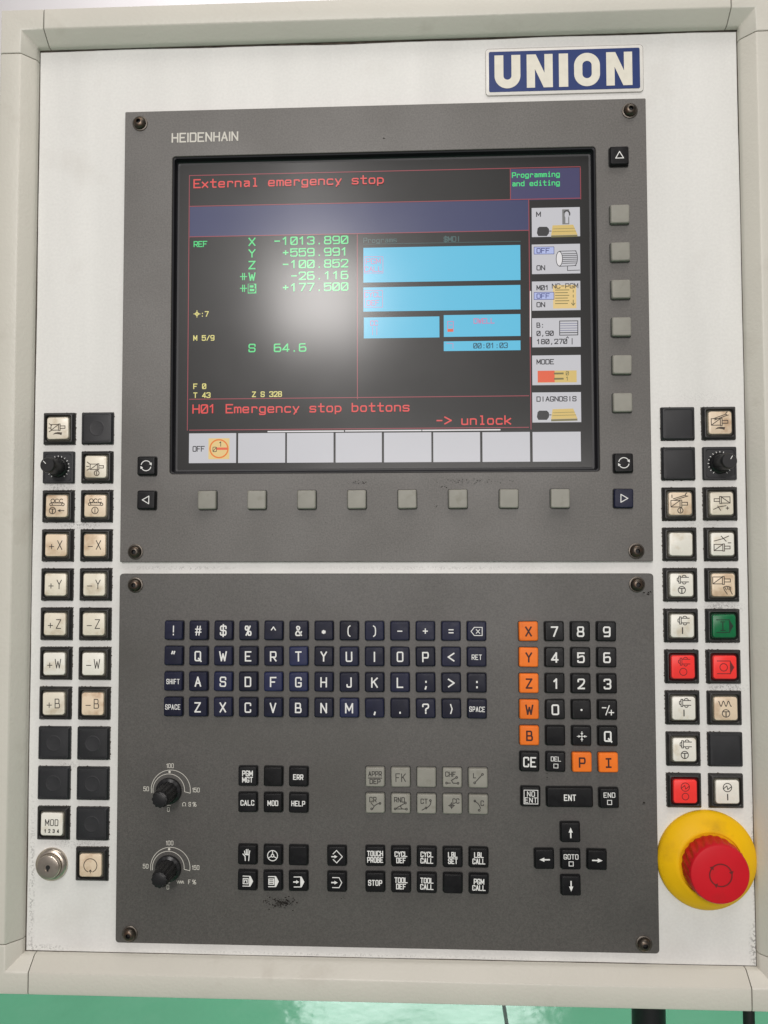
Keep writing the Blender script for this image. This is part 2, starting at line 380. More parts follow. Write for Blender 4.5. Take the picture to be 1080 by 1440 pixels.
glow('px_hi', srgb(176, 186, 228)); glow('px_sand', srgb(212, 184, 110)); glow('px_sand2', srgb(226, 196, 130)); glow('px_orange', srgb(228, 120, 40)); glow('px_orange2', srgb(226, 96, 62))
glow('px_darkgrey', srgb(46, 46, 48)); glow('px_olive', srgb(120, 112, 70)); glow('px_midgrey', srgb(120, 120, 118)); glow('px_teal', srgb(20, 74, 96))

# ------------------------------------------------------------------ setting: floor and hall wall far behind
def world_box(name, x0, y0, z0, x1, y1, z1, mname, parent=None):
    v = [(x, y, z) for z in (z0, z1) for y in (y0, y1) for x in (x0, x1)]
    f = [(0, 2, 3, 1), (4, 5, 7, 6), (0, 1, 5, 4), (2, 6, 7, 3), (0, 4, 6, 2), (1, 3, 7, 5)]
    me = bpy.data.meshes.new(name); me.from_pydata(v, [], f); me.materials.append(MATS[mname]); me.update()
    o = bpy.data.objects.new(name, me); COL.objects.link(o)
    if parent: o.parent = parent
    return o
fl = world_box('floor', -12, -0.9, -0.1, 12, 5.2, 0.0, 'floor_green'); fl['kind'] = 'structure'
jo = world_box('floor_joint', 0.232, -2.0, -0.02, 0.242, 5.1, 0.003, 'floor_joint', fl)
jo.rotation_euler = (0, 0, -0.02)
wl = world_box('wall', -12, 5.2, 0.0, 12, 5.4, 8.5, 'wall_paint'); wl['kind'] = 'structure'
win = bpy.data.objects.new('hall_window', None); COL.objects.link(win); win.location = (0, 5.2, 0.5)
win['label'] = 'bright daylight window in the hall wall behind the console'; win['category'] = 'window'
def wbox(name, *a):
    o = world_box(name, *a); o.parent = win; o.matrix_parent_inverse = Matrix.Translation((0, -5.2, -0.5)); return o
wbox('pane', -0.82, 5.17, 0.55, 0.02, 5.198, 2.5, 'window_daylight')
wbox('pane', 0.06, 5.17, 0.55, 0.86, 5.198, 2.5, 'window_daylight')
wbox('frame', -0.88, 5.15, 0.49, 0.92, 5.199, 0.549, 'window_paint'); wbox('frame', -0.88, 5.15, 2.501, 0.92, 5.199, 2.56, 'window_paint')
wbox('frame', -0.88, 5.15, 0.549, -0.821, 5.199, 2.501, 'window_paint'); wbox('frame', 0.861, 5.15, 0.549, 0.92, 5.199, 2.501, 'window_paint'); wbox('frame', 0.021, 5.15, 0.549, 0.059, 5.199, 2.501, 'window_paint')

# ------------------------------------------------------------------ the cabinet: plate, frame rails, corner castings
UO, VT, VB = 269.8, 402.5, -292.0
HP = -3.0                                                       # face of the white plate
cab = root('control_cabinet', 'beige framed operator cabinet with a dirty white steel face plate', 'control cabinet', 0, VB-25, 0)
cv = VB-25                                                      # root height: children subtract it
PO = lambda: rrect(2*UO+6, VT-VB+6, .5, 1, 0, (VT+VB)/2-cv)
PI_ = lambda: rrect(336, 258, .5, 1, 0, 190-cv)
plate = new_obj('face_plate', loft([(PI_(), HP-3), (PO(), HP-3), (PO(), HP), (PI_(), HP), (PI_(), HP-3)], ['plate_paint'], cap1=False, smooth=None), cab)
PROF = [(0, -6), (0, 0.6), (0.5, 1.9), (1.4, 2.9), (8.0, 10.3), (8.7, 10.8), (9.6, 11.0), (22.8, 11.0), (24.2, 10.5), (25.0, 9.2), (25.0, -40)]
def rail_mesh(kind, sgn, s0, s1):
    V, F = [], []
    ln = [(s0+.35, 0.35), (s0+.9, 0.0), (s1-.9, 0.0), (s1-.35, 0.35)]
    for s, dr in ln:
        for a, h in PROF:
            hh = h-dr if h > 0 else h
            if kind == 'h': V.append((s, (VT if sgn > 0 else VB)+sgn*a-cv, hh))
            else: V.append((sgn*(UO+a), s-cv, hh))
    n = len(PROF)
    for k in range(len(ln)-1):
        for i in range(n-1): F.append((k*n+i, k*n+i+1, (k+1)*n+i+1, (k+1)*n+i))
    F.append(tuple(range(n))); F.append(tuple(range((len(ln)-1)*n, len(ln)*n)))
    return mesh_from(V, F, ['frame_paint'], smooth=28)
SX, STOP, SBOT = 260.6, 392.4, -281.0
new_obj('frame_rail', rail_mesh('h', 1, -SX, SX), cab); new_obj('frame_rail', rail_mesh('h', -1, -SX, SX), cab)
new_obj('frame_rail', rail_mesh('v', -1, SBOT, STOP), cab); new_obj('frame_rail', rail_mesh('v', 1, SBOT, STOP), cab)
def corner_mesh(su, sv):
    U, Vv = su*UO, (VT if sv > 0 else VB); sy = STOP if sv > 0 else SBOT
    V, F = [], []
    n = len(PROF)
    for st in range(5):
        for a, h in PROF:
            hh = h-(0.35 if st in (0, 4) and h > 0 else 0)
            if st in (0, 1): V.append((su*(SX+(.35 if st == 0 else .9)), Vv+sv*a-cv, hh))
            elif st == 2: V.append((U+su*a, Vv+sv*a-cv, hh))
            else: V.append((U+su*a, sy+sv*(.9 if st == 3 else .35)-cv, hh))
    for k in range(4):
        for i in range(n-1): F.append((k*n+i, k*n+i+1, (k+1)*n+i+1, (k+1)*n+i))
    F.append(tuple(range(n))); F.append(tuple(range(4*n, 5*n)))
    return mesh_from(V, F, ['frame_paint'], smooth=28)
for su in (-1, 1):
    for sv in (-1, 1): new_obj('corner_piece', corner_mesh(su, sv), cab)
# dark seams: a core strip behind the joints, and the grimy gap round the plate
for su in (-1, 1):
    for sv, V0 in ((1, VT), (-1, VB)):
        x = su*SX; y0 = V0+sv*0.8; y1 = V0+sv*24
        new_obj('joint_seal', loft([(rrect(2.2, abs(y1-y0), .1, 1, x, (y0+y1)/2-cv), -6), (rrect(2.2, abs(y1-y0), .1, 1, x, (y0+y1)/2-cv), 0.2)], ['grime'], smooth=None), cab)
        y = STOP if sv > 0 else SBOT; x0, x1 = su*(UO+.8), su*(UO+24)
        new_obj('joint_seal', loft([(rrect(abs(x1-x0), 2.2, .1, 1, (x0+x1)/2, y-cv), -6), (rrect(abs(x1-x0), 2.2, .1, 1, (x0+x1)/2, y-cv), 0.2)], ['grime'], smooth=None), cab)
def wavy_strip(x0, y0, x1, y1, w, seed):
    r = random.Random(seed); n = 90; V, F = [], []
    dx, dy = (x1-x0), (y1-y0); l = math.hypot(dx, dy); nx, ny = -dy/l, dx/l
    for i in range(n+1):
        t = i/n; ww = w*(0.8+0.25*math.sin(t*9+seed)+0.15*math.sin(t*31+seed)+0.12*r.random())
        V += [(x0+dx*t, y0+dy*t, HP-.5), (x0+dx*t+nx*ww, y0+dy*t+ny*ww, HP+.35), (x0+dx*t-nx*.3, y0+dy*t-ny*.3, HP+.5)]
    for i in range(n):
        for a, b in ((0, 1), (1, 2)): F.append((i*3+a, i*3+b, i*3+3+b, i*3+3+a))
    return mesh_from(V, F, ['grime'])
b0, t0 = VB-cv, VT-cv
new_obj('gap_seal', wavy_strip(UO, t0, -UO, t0, 1.5, 3), cab); new_obj('gap_seal', wavy_strip(-UO, t0, -UO, b0, 0.7, 5), cab)  # wider top strip also paints in the shadow below the rail
new_obj('gap_seal', wavy_strip(-UO, b0, UO, b0, 0.5, 8), cab); new_obj('gap_seal', wavy_strip(UO, b0, UO, t0, 0.6, 11), cab)
new_obj('rear_housing', loft([(rrect(585, 740, 6, 3, 0, (VT+VB)/2-cv), -140), (rrect(585, 740, 6, 3, 0, (VT+VB)/2-cv), -20)], ['housing_paint'], cap0=True), cab)

# ------------------------------------------------------------------ post and cable under the cabinet
def tube(path, r, mname, n=16):
    V, F = [], []
    for i, p in enumerate(path):
        a = Vector(path[max(i-1, 0)]); b = Vector(path[min(i+1, len(path)-1)]); t = (b-a).normalized()
        x = t.orthogonal().normalized() if abs(t.z) < .99 else Vector((1, 0, 0)); x = (x-t*x.dot(t)).normalized(); y = t.cross(x)
        for k in range(n):
            an = 2*math.pi*k/n; q = Vector(p)+(x*math.cos(an)+y*math.sin(an))*r; V.append(tuple(q))
    for i in range(len(path)-1):
        for k in range(n): F.append((i*n+k, i*n+(k+1) % n, (i+1)*n+(k+1) % n, (i+1)*n+k))
    F.append(tuple(range(n))); F.append(tuple(range((len(path)-1)*n, len(path)*n)))
    me = bpy.data.meshes.new('tube'); me.from_pydata(V, [], F); me.materials.append(MATS[mname])
    bm = bmesh.new(); bm.from_mesh(me); bmesh.ops.recalc_face_normals(bm, faces=bm.faces); bm.to_mesh(me); bm.free()
    me.polygons.foreach_set('use_smooth', [True]*len(me.polygons)); me.set_sharp_from_angle(angle=math.radians(50))
    return me
zb = Z0+(VB-25)*MM
post = bpy.data.objects.new('support_post', None); COL.objects.link(post); post.location = (0.2195, 0.1, 0)
post['label'] = 'black round post carrying the cabinet from below'; post['category'] = 'post'
for nm, path, r in (('shaft', [(0, 0, 0.02), (0, 0, zb+.003)], .0138), ('base', [(0, 0, 0), (0, 0, 0.012), (0, 0, .02)], .16), ('collar', [(0, 0, zb-.050), (0, 0, zb+.002)], .0149)):
    o = bpy.data.objects.new(nm, tube(path, r, 'post_black', 28)); COL.objects.link(o); o.parent = post
cpath = [(0, 0, zb+.004), (0, 0, zb-.05), (0.002, 0.002, zb-.2), (0.008, 0.01, zb-.5), (0.012, 0.02, .3), (0.012, 0.03, .06), (0.016, 0.05, .012), (0.05, 0.12, .006), (0.2, 0.3, .006)]
cb = bpy.data.objects.new('cable', tube(cpath, .0045, 'cable_black', 10)); COL.objects.link(cb); cb.location = (0.2865, 0.06, 0)
cb['label'] = 'thin black cable hanging below the corner of the cabinet'; cb['category'] = 'cable'

# ------------------------------------------------------------------ name plate
uc, vc = 139.4, 374.6
sign = root('name_plate', 'blue enamel name plate with cream letters reading UNION', 'sign', uc, vc, HP)
new_obj('plate', loft([(rrect(119.4, 36.6, 2.6, 5), 0), (rrect(119.4, 36.6, 2.6, 5), .9), (rrect(118.6, 35.8, 2.3, 5), 1.2)], ['sign_white']), sign)
new_obj('border_line', print_mesh([rrect(119.2, 36.4, 2.6, 5)+[rrect(119.2, 36.4, 2.6, 5)[0]]], .35, 'print_brown', z=1.0), sign)
new_obj('blue_field', loft([(rrect(114.2, 31.6, 1.2, 4), 1.1), (rrect(114.2, 31.6, 1.2, 4), 1.42)], ['sign_blue']), sign)
def zu(x, y): u, v = pt(660+x/4.154, 50+y/4.154, HP+1.5); return (u-uc, v-vc)
def letter(fills=(), polys=(), w=1):
    new_obj('letter', print_mesh([(p, w) for p in polys], w, 'sign_letter', fills, z=1.6), sign)
yt, yb = zu(150, 117)[1], zu(180, 310)[1]
def xs(x): return zu(x, 200)[0]
sw = xs(199)-xs(147)
ua, ub = xs(147)+sw/2, xs(298)-sw/2; rr = (ub-ua)/2
new_w = sw
letter(polys=[[(ua, yt-.4*sw)]+[(ua, yb+sw/2+rr)]+arc((ua+ub)/2, yb+sw/2+rr, rr, 180, 360, 20)[1:]+[(ub, yt-.4*sw)]], w=sw)
def letN(x0, x1):
    a, b = xs(x0), xs(x1); s = sw*.92; d = sw*1.02
    letter(fills=[[(a, yb), (a, yt), (a+d, yt), (b-s, yt-(yt-yb)*.56), (b-s, yt), (b, yt), (b, yb), (b-d, yb), (a+s, yb+(yt-yb)*.56), (a+s, yb)]])
letN(335, 487)
a, b = xs(523), xs(577); letter(fills=[[(a, yb), (b, yb), (b, yt), (a, yt)]])
a, b = xs(612)+sw*.46, xs(763)-sw*.46; r0 = (b-a)/2
op = arc((a+b)/2, yt-sw*.46-r0, r0, 0, 180, 18)+arc((a+b)/2, yb+sw*.46+r0, r0, 180, 360, 18); op.append(op[0]); letter(polys=[op], w=sw*.92)
letN(800, 952)

# ------------------------------------------------------------------ push buttons, plugs, selectors on the plate
PITCH = 29.92
def bezel_mesh(shell):
    q = lambda w, r: rrect(w, w, r, 3)
    return loft([(q(24.6, .8), 0), (q(24.6, .8), 1.6), (q(24.0, .8), 2.2), (q(21.6, 1.2), 3.6), (q(20.6, 1.6), 3.7), (q(19.9, 2.2), 3.2), (q(19.4, 2.6), 1.6), (q(18.6, 2.4), 1.9), (q(18.2, 2.2), 2.7), (q(17.4, 2.0), 2.7)],
                ['bezel_black', shell], bands=[0]*6+[1, 1, 1, 1], cap1=True, smooth=30)
BEZ = {k: bezel_mesh(k) for k in ('lens_shell', 'shell_red', 'shell_green')}
def cap_mesh(mname, w=16.7):
    q = lambda w_, r: rrect(w_, w_, r, 5)
    return loft([(q(w, 1.9), 0), (q(w, 1.9), 1.1), (q(w-.4, 1.8), 1.5), (q(w-1.0, 1.6), 1.65)], [mname])
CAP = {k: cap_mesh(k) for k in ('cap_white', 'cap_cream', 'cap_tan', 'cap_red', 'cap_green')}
PLUG = loft([(rrect(24.6, 24.6, .9, 3), 0), (rrect(24.6, 24.6, .9, 3), 1.8), (rrect(22.4, 22.4, 1.2, 3), 3.3), (rrect(20.8, 20.8, 1.6, 3), 3.4), (rrect(20.4, 20.4, 1.6, 3), 3.1), (rrect(19.8, 19.8, 1.6, 3), 3.15)], ['blank_black'], smooth=25)
EMB = loft([(circ(6.1, 40), 0), (circ(6.1, 40), .18), (circ(5.8, 40), .25), (circ(5.2, 40), .25), (circ(4.9, 40), .19), (circ(4.7, 40), .17)], ['emboss'])
EMB2 = print_mesh([[(-6.5, 0), (6.5, 0)]], .5, 'emboss')

def grime_shadow_ring(seed):  # grime round a bezel that also paints in its contact shadow
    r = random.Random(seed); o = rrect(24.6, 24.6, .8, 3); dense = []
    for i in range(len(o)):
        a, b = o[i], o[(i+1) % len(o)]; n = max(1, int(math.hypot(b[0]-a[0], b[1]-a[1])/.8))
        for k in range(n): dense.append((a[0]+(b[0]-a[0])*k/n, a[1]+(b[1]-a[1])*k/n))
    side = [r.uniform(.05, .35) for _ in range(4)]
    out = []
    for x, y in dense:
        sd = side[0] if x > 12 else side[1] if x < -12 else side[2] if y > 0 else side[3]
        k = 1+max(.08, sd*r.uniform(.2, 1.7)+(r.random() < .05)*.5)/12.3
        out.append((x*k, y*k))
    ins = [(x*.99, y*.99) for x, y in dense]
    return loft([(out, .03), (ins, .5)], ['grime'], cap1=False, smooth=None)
GRIME_SHADOW = [grime_shadow_ring(40+i) for i in range(6)]

def lt(s, cx, cy, h, ratio=.6, gap=.3): return text_prop(s, cx, cy-h/2, h, ratio, gap)
def spindle(cx, cy, k=1.0, flip=1):
    p = [box(-6, -2.3, 0.3, 2.3), [(-6, -2.3), (0.3, 2.3)], box(.3, -2.6, 1.5, 2.6), [(1.5, 1), (5.5, 1), (5.5, -1), (1.5, -1)]]
    return [[(cx+flip*x*k, cy+y*k) for x, y in q] for q in p]
def i_circle(cx, cy, r=1.9): return [ring(cx, cy, r), [(cx, cy-r*.6), (cx, cy+r*.6)]]
def t_circle(cx, cy, r=2.6): return [ring(cx, cy, r), [(cx-r*.85, cy+r*.45), (cx+r*.85, cy+r*.45)], ([(cx, cy+r*.45), (cx, cy-r*.8)], .75)]
def chain(cy): return [ring(-3, cy+1, 1.4), arc(.3, cy+1, 1.4, 40, 320), arc(3.6, cy+1, 1.4, 40, 320), [(-4.6, cy-.6), (5, cy-.6)], ring(-4.3, cy-1.7, 1), ring(5, cy-1.7, 1), [(-3, cy-2.4), (3.6, cy-2.4)]]
def coolant(cy, cx=0): return [box(cx-2, cy-2.6, cx-.8, cy+2.6), [(cx-2, cy+1.6), (cx-3.2, cy+.8), (cx-3.2, cy-.8), (cx-2, cy-1.6)], [(cx-.8, cy+1.7), (cx+5, cy+1.7)], [(cx-.8, cy-1.7), (cx+5, cy-1.7)], arc(cx+1.8, cy+1.7, 1.5, 20, 160), arc(cx+1.8, cy-1.9, 1.3, 200, 340)]
def wrench(x0, y0, x1, y1):
    return [[(x0, y0), (x1, y1)], [(x0+1, y0-.9), (x1+.5, y1-1)], arc(x1+1, y1+.3, 1.2, 100, 300, 8)]
def hand(cx, cy, k=1): return [[(cx+x*k, cy+y*k) for x, y in q] for q in ([(0, -3), (-2, 0), (-2.6, 2)], [(-2.6, 2), (-1.8, 2.4), (-.6, 0)], [(-1.2, 2.6), (-.2, 2.9), (.6, .4)], [(.4, 2.6), (1.3, 2.6), (1.6, .2)], [(1.3, 2.4), (2.6, 2), (2.4, -.5), (3.6, -3)])]
WEDGE = [(-4, -4.9), (-2, -3.4), (0.5, -3.0), (3.6, -3.4), (2.9, -5.4), (1.4, -4.8), (-1.4, -4.4)]
def rays(): return [[(-6.6, 3.6), (-4.6, 2.2)], [(-7, .3), (-5.2, .2)], [(-6.6, -2.6), (-4.8, -1.6)]]

def button(u, v, cap, legend, label, ink='print_dark', lw=.58, fills=(), group='push buttons on the face plate'):
    t = root('push_button', label, 'push button', u, v, HP, group)
    sh = {'cap_red': 'shell_red', 'cap_green': 'shell_green'}.get(cap, 'lens_shell')
    new_obj('bezel', BEZ[sh], t); new_obj('grime_shadow_edge', random.choice(GRIME_SHADOW), t)
    c = new_obj('cap', CAP[cap], t, (0, 0, 2.6))
    c.rotation_euler = (0, 0, math.radians(random.uniform(-.8, .8)))
    if legend or fills:
        new_obj('legend', print_mesh(legend, lw, ink, fills, z=1.69), c)
    return t
def plug(u, v, label, emb=True):
    t = root('blanking_plug', label, 'blanking plug', u, v, HP, 'blanking plugs on the face plate')
    new_obj('body', PLUG, t); new_obj('grime_shadow_edge', random.choice(GRIME_SHADOW), t)
    if emb:
        new_obj('embossed_ring', EMB, t, (0, 0, 3.0)); new_obj('embossed_bar', EMB2, t, (0, 0, 3.19))
    return t
def selector(u, v, label, ang, lean):
    t = root('rotary_selector', label, 'rotary selector', u, v, HP)
    new_obj('base', loft([(rrect(24.6, 24.6, .9, 3), 0), (rrect(24.6, 24.6, .9, 3), 1.8), (rrect(23.6, 23.6, 1, 3), 2.6), (rrect(21, 21, 2, 3), 2.7), (rrect(20.4, 20.4, 2.4, 3), 2.4), (rrect(19.8, 19.8, 2.4, 3), 2.4)], ['blank_black'], smooth=25), t)
    ticks = [([(math.cos(a)*7.4, math.sin(a)*7.4), (math.cos(a)*8.9, math.sin(a)*8.9)], .42) for a in [math.radians(-55+290*i/16) for i in range(17)]]
    new_obj('dial_marks', print_mesh(ticks, .4, 'print_white', z=2.44), t)
    k = new_obj('knob', loft([(circ(8.0), 0), (circ(7.6), 1.4), (circ(6.4), 2.4), (circ(5.9), 15.5), (circ(5.6), 17.2), (circ(5.0), 18.0)], ['knob_black'], smooth=40), t, (0, 0, 2.42))
    new_obj('pointer', print_mesh([([(math.cos(ang)*1.6, math.sin(ang)*1.6), (math.cos(ang)*4, math.sin(ang)*4)], .5)], .5, 'print_white', z=18.03), k)
    return t
UL, UR, VL, VR = (-249.2, -219.2), (220.0, 250.1), 102.6, 102.4
L = lambda c, r: (UL[c], VL-PITCH*r)
Rr = lambda c, r: (UR[c], VR-PITCH*r)
button(*L(0, 0), 'cap_cream', spindle(.5, .7, .95)+rays(), 'cream push button with spindle, light rays and wedge, above a dial knob', fills=[WEDGE], ink='print_brown')
plug(*L(1, 0), 'black blanking plug beside the cream button with light rays and wedge')
selector(*L(0, 1), 'black dial knob with white tick marks under the light rays and wedge button', math.radians(135), 1)
button(*L(1, 1), 'cap_cream', spindle(1.2, 0, .9)+rays()+i_circle(1, -4.8), 'cream push button with spindle and light rays beside a dial knob', ink='print_brown')
button(*L(0, 2), 'cap_tan', chain(3)+t_circle(-3, -3.4, 2.5)+[([(1.5, -3.4), (6, -3.4)], .6), [(3, -2.7), (1.4, -3.4), (3, -4.1)]], 'stained cream push button with chain, circled T and arrow', ink='print_brown')
button(*L(1, 2), 'cap_tan', chain(3)+i_circle(0, -3.4, 2.5), 'stained cream push button with chain and circled bar', ink='print_brown')
def pm(sg, c): return [([(-5, -1), (-1.6, -1)], .6)]+([([(-3.3, -2.7), (-3.3, .7)], .6)] if sg == '+' else [])+text_prop(c, 3, -3.1, 6.6, .52)
for r, c in enumerate('XYZWB'):
    for k, sg in enumerate('+-'):
        capm = 'cap_tan' if c == 'X' or (c == 'B' and sg == '-') else ('cap_cream' if c != 'W' else 'cap_white')
        button(*L(k, 3+r), capm, pm(sg, c), '%s push button marked %s %s' % ({'cap_tan': 'stained tan', 'cap_cream': 'cream', 'cap_white': 'off-white'}[capm], 'plus' if sg == '+' else 'minus', c), lw=.62)
plug(*L(0, 8), 'black blanking plug directly under the plus B button'); plug(*L(1, 8), 'black blanking plug directly under the minus B button')
plug(*L(0, 9), 'black blanking plug directly above the MOD 1 2 3 4 button'); plug(*L(1, 9), 'black blanking plug in the middle of three stacked plugs')
button(*L(0, 10), 'cap_white', text_prop('MOD', 0, -.9, 4.4, .5, .28)+[q for i, c in enumerate('1234') for q in text_prop(c, -4.9+3.3*i, -6, 2.2, .5)], 'white push button marked MOD with digits 1 2 3 4')
plug(*L(1, 10), 'black blanking plug beside the MOD 1 2 3 4 button', emb=True)
button(*L(1, 11), 'cap_tan', [arc(0, 0, 5, -68, 248, 30), [(0, -5.5), (0, -3.4)], [(-.9, -4.4), (0, -3.2), (.9, -4.4)]], 'yellowed push button with open circle beside the key switch', ink='print_brown')
# key switch
ks = root('key_switch', 'round chromed key switch with a keyhole', 'key switch', -250.3, -227.4, HP)
new_obj('collar', loft([(circ(12.2), 0), (circ(12.2), 1.5), (circ(11.6), 2.6), (circ(10.4), 3.2), (circ(9.6), 3.6), (circ(9.2), 3.6), (circ(9.0), 2.8)], ['chrome']), ks)
cyl = new_obj('lock_cylinder', loft([(circ(8.8), 0), (circ(8.8), 4.6), (circ(8.5), 5.1), (circ(8.0), 5.3), (circ(3.0), 5.3), (circ(2.9), 4.9)], ['chrome', 'well_black'], bands=[0, 0, 0, 0, 0, 0]), ks, (0, 0, 2))
new_obj('keyhole', print_mesh([([(0, -.2), (-.3, -2.9)], 1.5)], 1, 'well_black', fills=[circ(1.7, 18)], z=4.96), cyl)

plug(*Rr(0, 0), 'black blanking plug beside the tan button with wrench and wedge', False)
button(*Rr(1, 0), 'cap_tan', spindle(-.2, .6, 1.05)+wrench(-5, 3, 4.4, 6.4), 'tan push button with wrench, spindle and wedge', fills=[WEDGE], ink='print_brown')
plug(*Rr(0, 1), 'black blanking plug beside a dial knob, right of the screen unit', False)
selector(*Rr(1, 1), 'black dial knob with white tick marks under the wrench and wedge button', math.radians(60), 1)
button(*Rr(0, 2), 'cap_tan', spindle(-.5, 0, 1.05)+wrench(-5, 3.6, 4, 6.4)+i_circle(0, -5, 1.9)+[[(-6, 6.5), (-6, 4.5)]], 'tan push button with wrench, spindle and circled bar', ink='print_brown')
button(*Rr(1, 2), 'cap_cream', spindle(0, 2.6, 1.0, -1)+[[(-6, -4.2), (-2, -2.4), (3, -1.6)], [(-3, -1.8), (-1, -5)], [(3, -3.4), (5, -3.4)], [(4, -4.4), (4, -2.4)]], 'cream push button with mirrored spindle and plus sign', ink='print_brown')
button(*Rr(0, 3), 'cap_white', [], 'white push button without any marking')
button(*Rr(1, 3), 'cap_white', spindle(-.2, -2.4, 1.0)+[[(-6, 2.4), (0, 4), (4.5, 6)], [(-1, 6), (2.6, 2.2)], [(4, 1), (6, 1)]], 'white push button with spindle, crossed wrench and minus sign', ink='print_brown')
button(*Rr(0, 4), 'cap_white', coolant(4)+t_circle(0, -3.6), 'white push button with nozzle and circled T, under the unmarked button')
button(*Rr(1, 4), 'cap_tan', spindle(-1, 3.4, 1.1)+hand(2.6, -3.6, 1.0), 'tan push button with spindle and pointing hand', ink='print_brown')
button(*Rr(0, 5), 'cap_white', coolant(4)+[([(0, -1.2), (0, -5.4)], .8)], 'white push button with nozzle and bar, beside the green button')
PGM = [[(-5.6, 4.6), (3.8, 4.6)], [(3.8, 4.6), (3.8, -4.6)], [(3.8, -4.6), (-5.6, -4.6)]]; TRI = [(3.8, 4.6), (6.6, 0), (3.8, -4.6)]
button(*Rr(1, 5), 'cap_green', PGM+[([(-1, 3), (-1, -3)], .7), [(-2.6, 3.1), (.6, 3.1)], [(-2.6, -3.1), (.6, -3.1)]], 'green push button with program start arrow', fills=[TRI], ink='print_green', lw=.55)
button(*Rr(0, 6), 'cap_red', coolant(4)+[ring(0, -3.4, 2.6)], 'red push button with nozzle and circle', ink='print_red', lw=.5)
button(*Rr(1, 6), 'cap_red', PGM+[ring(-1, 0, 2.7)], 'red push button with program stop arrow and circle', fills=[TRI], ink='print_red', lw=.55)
button(*Rr(0, 7), 'cap_white', coolant(4)+[([(0, -1.2), (0, -5.4)], .8)], 'white push button with nozzle and bar, beside the coil button')
COIL = [(-5+i*.25, 3.6+1.9*math.sin(i*.25*2*math.pi/3.6+2)) for i in range(37)]
button(*Rr(1, 7), 'cap_tan', [COIL]+t_circle(0, -3.4, 2.7), 'tan push button with coil line and circled T')
button(*Rr(0, 8), 'cap_white', coolant(4)+t_circle(0, -3.6), 'white push button with nozzle and circled T, above the red power button')
plug(*Rr(1, 8), 'black blanking plug above the white power button', False)
PWR = [ring(0, 3.2, 3), [(-3, 2.2), (-.4, 4.4), (.2, 1.8), (2.8, 3.8)]]
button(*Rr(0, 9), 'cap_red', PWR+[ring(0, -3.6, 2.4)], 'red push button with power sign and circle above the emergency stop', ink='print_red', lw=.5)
button(*Rr(1, 9), 'cap_white', PWR+[([(0, -1.6), (0, -5.6)], .8)], 'white push button with power sign and bar above the emergency stop')

# ------------------------------------------------------------------ emergency stop
es = root('emergency_stop', 'large red mushroom emergency stop on a round yellow collar', 'emergency stop', 235.2, -216.4, HP)
new_obj('collar', loft([(circ(35.4, 72), 0), (circ(35.6, 72), 1.5), (circ(35.4, 72), 3), (circ(34.2, 72), 4.8), (circ(30, 72), 7.8), (circ(25.4, 72), 10.6), (circ(23.6, 72), 11.4), (circ(22.6, 72), 11.2), (circ(22.2, 72), 9)], ['estop_yellow'], smooth=40), es)
tw = 144
mush = new_obj('mushroom_head', loft([(circ(19.0, tw), 6), (circ(20.4, tw, wob=.35, teeth=24), 10), (circ(20.9, tw, wob=.55, teeth=24, ph=.04), 15), (circ(20.9, tw, wob=.55, teeth=24, ph=.10), 22), (circ(20.7, tw, wob=.15, teeth=24, ph=.14), 24.4), (circ(20.5, tw, ph=.14), 26.2), (circ(19.8, tw, ph=.14), 27.2), (circ(17.5, tw, ph=.14), 27.7), (circ(9, tw, ph=.14), 28.2)], ['estop_red'], smooth=30), es)
arr = []
fl_ = []
for a0, a1 in ((130, 20), (10, -110), (-115, -235+20)):
    arr.append((arc(0, 0, 7.6, a0, a1, 14), .8))
    e = math.radians(a1); ex, ey = 7.6*math.cos(e), 7.6*math.sin(e); tx, ty = math.sin(e), -math.cos(e)
    fl_.append([(ex+tx*2.2, ey+ty*2.2), (ex+math.cos(e)*1.7, ey+math.sin(e)*1.7), (ex-math.cos(e)*1.7, ey-math.sin(e)*1.7)])
new_obj('rotation_arrows', print_mesh(arr, .5, 'print_red', fl_, z=28.5), mush)

# ------------------------------------------------------------------ screws
SCREW_HEAD = loft([(circ(4.9, 28), 0), (circ(4.9, 28), 1.2), (circ(4.5, 28), 2.4), (circ(3.6, 28), 3.4), (circ(2.4, 28), 3.9), (circ(1.75, 28), 4.0), (circ(1.6, 28), 1.6)], ['screw_steel', 'well_black'], bands=[0]*5+[1, 1])
WASHER = loft([(circ(5.9, 28), 0), (circ(5.9, 28), .6), (circ(5.6, 28), .8), (circ(4.6, 28), .8)], ['washer_steel'])
def screw(parent, u, v, label=None):
    s = new_obj('screw', SCREW_HEAD, parent, (u, v, .35), label)
    s.rotation_euler = (0, 0, random.uniform(0, 6))
    new_obj('washer', WASHER, s, (0, 0, -.35))

# ------------------------------------------------------------------ keys
def key_mesh(mname, w=14.0, h=14.0):
    q = lambda d, r: rrect(w-d, h-d, r, 3)
    return loft([(q(-1.0, 1.4), 0), (q(-1.0, 1.4), .25), (q(-.1, 1.2), .3), (q(0, 1.2), 3.0), (q(.5, 1.2), 3.5), (q(1.5, 1.1), 3.9), (q(2.6, 1.0), 3.95)], [mname, 'well_black'], bands=[1, 1, 0, 0, 0, 0, 0], smooth=24)
KM = {k: key_mesh(k) for k in ('key_navy', 'key_blue', 'key_black', 'key_grey', 'key_orange')}
KM['wide'] = key_mesh('key_black', 33.4, 14.0)
def key(parent, u, v, kind, polys=(), ink='print_white', lw=.7, fills=(), label=None):
    k = new_obj('key', KM[kind], parent, (u, v, random.uniform(-.15, .1)), label)
    k.rotation_euler = (math.radians(random.uniform(-.9, .9)), math.radians(random.uniform(-.9, .9)), math.radians(random.uniform(-.9, .9)))
    if polys or fills: new_obj('legend', print_mesh(list(polys), lw, ink, fills, z=4.0), k)
    return k

